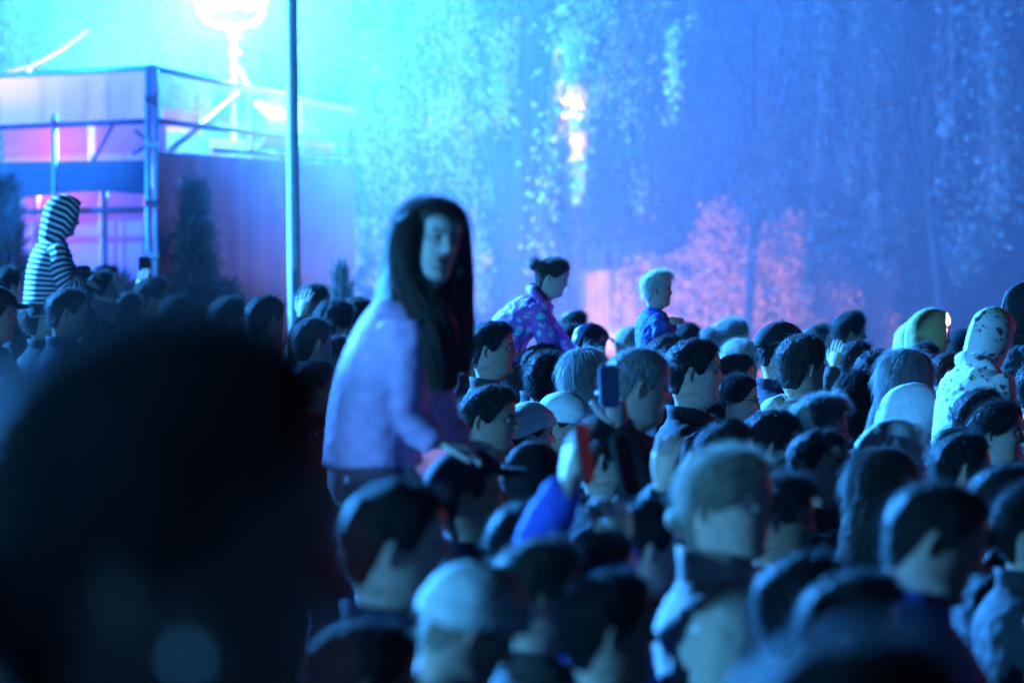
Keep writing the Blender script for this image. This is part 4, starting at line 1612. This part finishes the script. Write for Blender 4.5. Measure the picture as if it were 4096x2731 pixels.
P_(3545, 1782, 300, 58, 'long', 'brown', 'black', 'woman with long brown hair seen from behind in the right half', sex='f')
P_(3905, 1555, 245, 30, 'short', 'black', 'black', 'person whose dark head is under the printed white jacket', D=20.6)
P_(3995, 1600, 245, -4, 'pulled', 'dark', 'blue', 'woman with dark pulled-back hair at the right edge', sex='f', skin=0)
P_(4010, 1860, 262, 10, 'short', 'dark', 'black', 'person with a dark head at the right edge above the blue collar')
P_(4120, 1926, 330, 15, 'pulled', 'dark', 'charcoal', 'woman with a bright band of light on her hair, cut by the right edge', sex='f')

# ---- front rows, out of focus
P_(1835, 1790, 330, 2, 'buzz', 'dark', 'navy', 'man in a dark cap who carries the girl in the white jacket', hatk='cap', hatcol='charcoal', skin=1, D=14.9)
P_(2112, 1784, 290, 55, None, 'dark', 'black', 'person in a black hood right of the man who carries the girl', hatk='hood', hatcol='black')
P_(1582, 1916, 440, 12, 'crop', 'dark', 'navy', 'blurred man with cropped dark hair and a brightly lit ear and neck', skin=0, hp=4)
P_(1985, 2264, 470, 35, 'buzz', 'blond', 'charcoal', 'blurred person in a pale knitted hat at the bottom', hatk='knit', hatcol='pale', hp=14, skin=0, collar='hood')
P_(2420, 2284, 395, 8, 'short', 'black', 'black', 'blurred man with black hair and lit cheek at the bottom', skin=0)
P_(2130, 2160, 270, 10, 'messy', 'brown', 'brown', 'blurred person with brown hair and red glow on the face, above the pale knitted hat')
raiser = P_(2345, 2136, 250, 20, 'short', 'dark', 'royal', 'person in a royal blue sleeve holding a phone up high', skin=0, arms={
    'L': ((2155, 2170, .12), (2268, 1935, .05), (.18, .25, 1), (.9, .5, 0), -1, (12, 16, 12)), 'R': ((2430, 2330, -.05), (2480, 2200, .1), (-.05, .2, 1), (-.6, .8, 0), 1, (30, 45, 30))})
P_(2580, 1996, 345, 20, 'crop', 'black', 'black', 'dark-haired person with a bright hair clip in front of the raised phone')
P_(2915, 1786, 405, 6, 'smooth', 'blond', 'beige', 'woman with smooth blond hair knotted at the nape in a beige jacket', sex='f', skin=0, collar='high')
P_(3200, 2210, 360, 30, 'short', 'black', 'black', 'person with black hair right of the beige jacket')
P_(3420, 2290, 330, 10, 'messy', 'dark', 'black', 'dark person between the beige jacket and the man in the blue collar')
P_(3810, 1924, 440, 16, 'crop', 'dark', 'royal', 'man with cropped dark hair and a raised blue collar at the lower right', skin=0, collar='high', hp=14)
P_(3420, 2506, 980, 35, 'short', 'dark', 'charcoal', 'strongly blurred dark head at the bottom right edge')
P_(2080, 2010, 250, 25, 'short', 'black', 'navy', 'dark-haired person behind the blurred man with the lit ear', skin=1)
P_(2680, 1905, 250, 25, 'short', 'dark', 'black', 'person with a brightly lit raised hand left of the blond woman', skin=0, arms={'L': ((2625, 2150, -.15), (2650, 1945, -.22), (.10, -.1, 1), (.5, .9, 0), -1, (20, 34, 24))})
near_head = P_(650, 1222, 1500, 20, 'pulled', 'dark', 'navy', 'huge blurred dark-haired head in the lower left foreground', sex='f', skin=1, bulk=1.05)
def earring(who):
    o, D, s, pose = who
    for y in (-.083, .083):
        g = G()
        g.sphere((.006, y, .072), (.0075, .005, .0085), 0, 14, 9)
        e = link('earring', g.mesh('earring', mat('pearl', (.75, .75, .78), .25, spec=.6)), o)
        e.matrix_local = head_matrix(pose)


earring(near_head)
# fillers seen only as dark gaps between the others
P_(2405, 1655, 215, 25, 'short', 'black', 'black', 'dark person holding up the blue grey phone', arms={'R': ((2560, 1900, -.1), (2480, 1722, -.03), (-.16, .12, 1), (-.5, .8, 0), 1, (25, 35, 25))}, D=17.3)
P_(3080, 1640, 210, 15, 'short', 'black', 'brown', 'dark person between the spiky hair and the beige back')
P_(3120, 1900, 280, 10, 'messy', 'dark', 'black', 'dark person right of the blond woman, in her shadow')
P_(3840, 1730, 240, 30, 'short', 'black', 'black', 'dark person right of the white hood')
P_(1480, 2480, 420, 20, 'short', 'dark', 'navy', 'blurred dark person at the bottom, left of the pale knitted hat')

# unseen people added beyond the left edge: their heads shade the ones in view
for k in range(26):
    D_ = 6.5 + k * .78 + prng.uniform(-.3, .3)
    px = -140 - prng.uniform(0, 1) * 1.9 * F / D_
    tall = 838 + (2.25 - prng.uniform(1.64, 1.86)) * F / D_
    P_(px, tall, 200, prng.uniform(-10, 40), ('short', 'crop', 'buzz', 'messy')[k % 4], ('dark', 'black', 'brown')[k % 3], ('black', 'navy', 'charcoal')[k % 3],
       'unseen person added for shade just beyond the left edge of the picture', D=D_, group='people beyond the left edge')

# ---- children on shoulders and the girl in the white jacket
SIT = 'children sitting on shoulders'
hero = P_(1750, 792, 0, -4, 'straight', 'chestnut', 'lilac', 'girl with long straight dark hair in a white jacket sitting on shoulders', D=14.75, s=.80, hs=1.12, sit='steep', lean=17, hp=-12, hy=-56, legs='plum',
   sex='f', skin=3, collar='stand', group=SIT, vox=.009, wrinkle=.003, bulk=1.06,
   arms={'R': ((1610, 1660, -.13), (1745, 1775, -.13), (.8, .2, -.1), (0, .2, -1), -1, (20, 25, 20)), 'L': ((1760, 1690, .16), (1850, 1775, .14), (.8, -.2, -.1), (0, -.2, -1), 1, (20, 25, 20))})
P_(272, 786, 0, 8, None, 'dark', 'navy', 'child in a striped hooded sweater sitting on shoulders at the left', D=33.0, s=.67, hs=1.27, sit=True, lean=14, hp=0, bulk=1.2, hatk='hood', hatmat=STRIPES, jmat=STRIPES, stripe=True,
   sex='k', skin=1, collar=None, group=SIT, arms={'R': ((262, 1150, -.17), (335, 1120, -.10), (.8, .3, -.2), (0, .3, -1), -1, (20, 25, 20)), 'L': ((290, 1100, .16), (350, 1085, .08), (.8, -.3, -.2), (0, -.3, -1), 1, (20, 25, 20))})
P_(2232, 1032, 0, 4, 'bun', 'chestnut', 'pink', 'child with tied-up brown hair in a purple printed jacket on shoulders', D=27.6, s=.64, hs=1.13, sit='steep', lean=36, hp=-18, jmat=PURPLE, sex='k', skin=0,
   collar='hood', group=SIT, bulk=1.15, arms={'R': ((2205, 1400, -.16), (2255, 1460, -.12), (.5, .3, -.6), (0, .4, -1), -1, (25, 30, 25)), 'L': ((2240, 1370, .15), (2280, 1420, .1), (.5, -.3, -.6), (0, -.4, -1), 1, (25, 30, 25))}, vox=.010)
P_(2632, 1080, 0, 14, 'messy', 'white', 'blue', 'toddler with pale hair in a blue jacket sitting on shoulders', D=27.6, s=.50, hs=1.34, sit=True, lean=2, hp=2, bulk=1.2, sex='k', skin=0, collar='stand', group=SIT, vox=.009,
   arms={'R': ((2630, 1330, -.12), (2672, 1300, -.10), (.5, .3, .6), (0, .4, -1), -1, (45, 60, 40)), 'L': ((2660, 1330, .12), (2690, 1300, .06), (.5, -.3, .6), (0, -.4, -1), 1, (45, 60, 40))})
P_(4000, 1240, 0, 35, None, 'dark', 'pale', 'child in a white printed hooded jacket on shoulders at the right edge', D=20.8, s=.64, hs=1.10, sit=True, lean=14, hp=8, hatk='hood', hatmat=WHITEPRINT, jmat=WHITEPRINT, sex='k',
   collar='hood', bulk=1.2, group=SIT)
P_(4105, 1135, 0, 20, None, 'dark', 'charcoal', 'child in a dark hood on shoulders, cut by the right edge', D=24.0, s=.64, hs=1.10, sit=True, lean=6, hatk='hood', hatcol='charcoal', sex='k', collar='hood', group=SIT)
P_(4160, 1440, 180, 20, 'short', 'black', 'black', 'person at the right edge who carries the child in the dark hood', D=23.8)


# long hair of the girl: three falls of hair over cheek, shoulder and chest
def hair_falls(who):
    o, D = who[0], who[1]
    bpy.context.view_layer.update()
    inv = o.matrix_world.inverted()
    falls = [
        ([(1668, 806), (1585, 880), (1556, 980), (1556, 1080), (1585, 1170), (1640, 1290), (1680, 1400), (1705, 1500), (1720, 1570)],
         [(1715, 800), (1690, 870), (1672, 960), (1674, 1060), (1716, 1150), (1800, 1240), (1832, 1350), (1842, 1450), (1835, 1560)],
         [-.02, -.082, -.094, -.10, -.13, -.19, -.21, -.21, -.20], [-.04, -.080, -.094, -.10, -.115, -.14, -.15, -.15, -.14]),
        ([(1775, 805), (1810, 880), (1815, 980), (1810, 1090), (1790, 1150), (1800, 1260), (1820, 1360), (1830, 1440), (1845, 1500)],
         [(1800, 800), (1868, 880), (1888, 980), (1897, 1090), (1897, 1190), (1900, 1290), (1898, 1380), (1890, 1450), (1875, 1500)],
         [.03, .06, .06, .05, .0, -.03, -.03, -.03, -.03], [.03, .03, .01, .02, .03, .03, .03, .03, .03]),
        ([(1650, 812), (1575, 880), (1543, 970), (1528, 1060), (1508, 1140), (1490, 1215), (1480, 1270)],
         [(1690, 806), (1650, 900), (1640, 980), (1630, 1060), (1610, 1140), (1580, 1215), (1550, 1280)],
         [.02, .02, .02, .02, .01, .0, .0], [-.04, -.075, -.08, -.085, -.09, -.10, -.10]),
    ]
    for L, Rr, dl, dr in falls:
        g = G()
        n = len(L)
        k = np.linspace(0, n - 1, n * 4)
        idx = np.arange(n)
        e = []
        for P, d in ((L, dl), (Rr, dr)):
            P = np.array(P, float)
            xs, ys, ds = cr(idx, P[:, 0], k), cr(idx, P[:, 1], k), cr(idx, np.array(d), k)
            e.append(np.array([inv @ at(a, b, D + c) for a, b, c in zip(xs, ys, ds)]))
        A, B = e
        u = np.linspace(0, 1, 26)
        near = np.array(inv.to_3x3() @ Vector((0, -1, 0)))
        near /= np.linalg.norm(near)
        rows = []
        for q in range(len(A)):
            t = q / (len(A) - 1)
            bulge = np.sin(u * np.pi) * .028 + .0035 * np.sin(u * 40 + 3 * np.sin(t * 4)) * t
            rows.append(A[q] * (1 - u[:, None]) + B[q] * u[:, None] + near * bulge[:, None])
        P = np.array(rows)
        P[-1] += (rng.normal(0, .012, (26, 1)) * np.array([0, 0, 1]))
        g.grid(P, False)
        g.grid((P - near * .010)[::-1], False)
        m = 1500
        i = rng.uniform(0, len(A) * .86, m); j = rng.uniform(0, 24.9, m)
        ln = rng.integers(5, 12, m)
        off = rng.normal(.002, .003, m)
        for a, b, l_, f in zip(i, j, ln, off):
            ii = np.clip(np.arange(4) / 3 * l_ + a, 0, len(A) - 1.01)
            jj = np.clip(b + rng.normal(0, .5) * np.arange(4) / 3, 0, 24.9)
            i0, j0 = ii.astype(int), jj.astype(int)
            fi, fj = (ii - i0)[:, None], (jj - j0)[:, None]
            c = (P[i0, j0] * (1 - fj) + P[i0, j0 + 1] * fj) * (1 - fi) + (P[i0 + 1, j0] * (1 - fj) + P[i0 + 1, j0 + 1] * fj) * fi
            c = c + near * f
            w = np.array([.0004, .0012, .0012, .0003])[:, None] * np.array(Vector((B[0] - A[0])).normalized())
            V = np.stack([c - w, c + w], 1).reshape(-1, 3)
            g.add(V, [[0, 1, 3, 2], [2, 3, 5, 4], [4, 5, 7, 6]], None, 1)
        link('hair', g.mesh('hair_fall', [HAIR['chestnut'], STRAND['chestnut']]), o, HAIR['chestnut'])


hair_falls(hero)


# ------------------------------------------------------------------ phones held up
def phone(px, py, D, size, tilt, yaw, label, screen=None):
    o = empty('phone', at(px, py, D), rad(yaw))
    o.rotation_euler = (rad(tilt), 0, rad(yaw))
    tag(o, label, 'phone', 'phones held up')
    w, h = size
    bm = bmesh.new()
    bmesh.ops.create_cube(bm, size=1)
    bmesh.ops.scale(bm, vec=(w, .009, h), verts=bm.verts)
    bmesh.ops.bevel(bm, geom=[e for e in bm.edges if abs((e.verts[0].co - e.verts[1].co).normalized().y) > .9], offset=.008, segments=4, affect='EDGES')
    me = bpy.data.meshes.new('case'); bm.to_mesh(me); bm.free()
    link('case', me, o, mat('phone_case', (.012, .012, .014), .5, spec=.2) if px != 2436 else mat('phone_case_blue', (.06, .10, .20), .5))
    g = G(); g.box((0, -.0052, 0), (w * .46, .0006, h * .45))
    link('screen', g.mesh('screen', mat('phone_case_blue', (.06, .10, .20), .5) if px == 2436 else mat('phone_screen', (.012, .014, .02), .45, spec=.2) if not screen else mat('phone_screen_lit', (.02, .02, .02), .1, emit=screen), False), o)
    g = G(); g.tube([(-w * .28, .0045, h * .36), (-w * .28, .0068, h * .36)], [.006, .006], 12)
    link('camera', g.mesh('camera', STEEL), o)


phone(2335, 1810, 12.35, (.066, .13), -8, 68, 'dark phone held up by the hand with the blue sleeve')
phone(578, 1075, 36.2, (.075, .15), -5, 20, 'small phone held up in front of the tent corner post')
phone(2436, 1545, 17.2, (.066, .125), -5, 30, 'blue grey phone held up in front of the cropped grey man')
phone(2500, 1860, 13.6, (.070, .14), -14, 52, 'black phone held up left of the blond woman')


def added_lighter(px, py, D):  # flame shape and holder added for the orange highlight beside the hood
    o = empty('added_lighter', at(px, py, D))
    tag(o, 'small bright flame added for the orange highlight beside the yellow hood', 'added_lighter')
    g = G()
    g.tube([(0, 0, -.075), (0, 0, -.012)], [(.011, .007)] * 2, 10)
    link('body', g.mesh('lighter_body', mat('lighter_red', (.4, .04, .03), .3)), o)
    g = G()
    g.tube([(0, 0, -.012), (0, 0, .0)], [(.009, .006)] * 2, 10)
    link('cap', g.mesh('lighter_cap', STEEL), o)
    g = G()
    g.tube([(0, 0, 0), (.001, 0, .012), (.002, 0, .028), (-.003, 0, .046), (-.006, 0, .060)], [.004, .010, .0095, .005, .001], 10)
    link('flame', g.mesh('flame', mat('flame', (1, .5, .2), .5, emit=(1.0, .45, .16, 14))), o)
    l = lamp('lighter_light', 'POINT', at(px, py - 30, D), (1.0, .42, .12), 3.0, .012)


added_lighter(3792, 1300, 28.3)
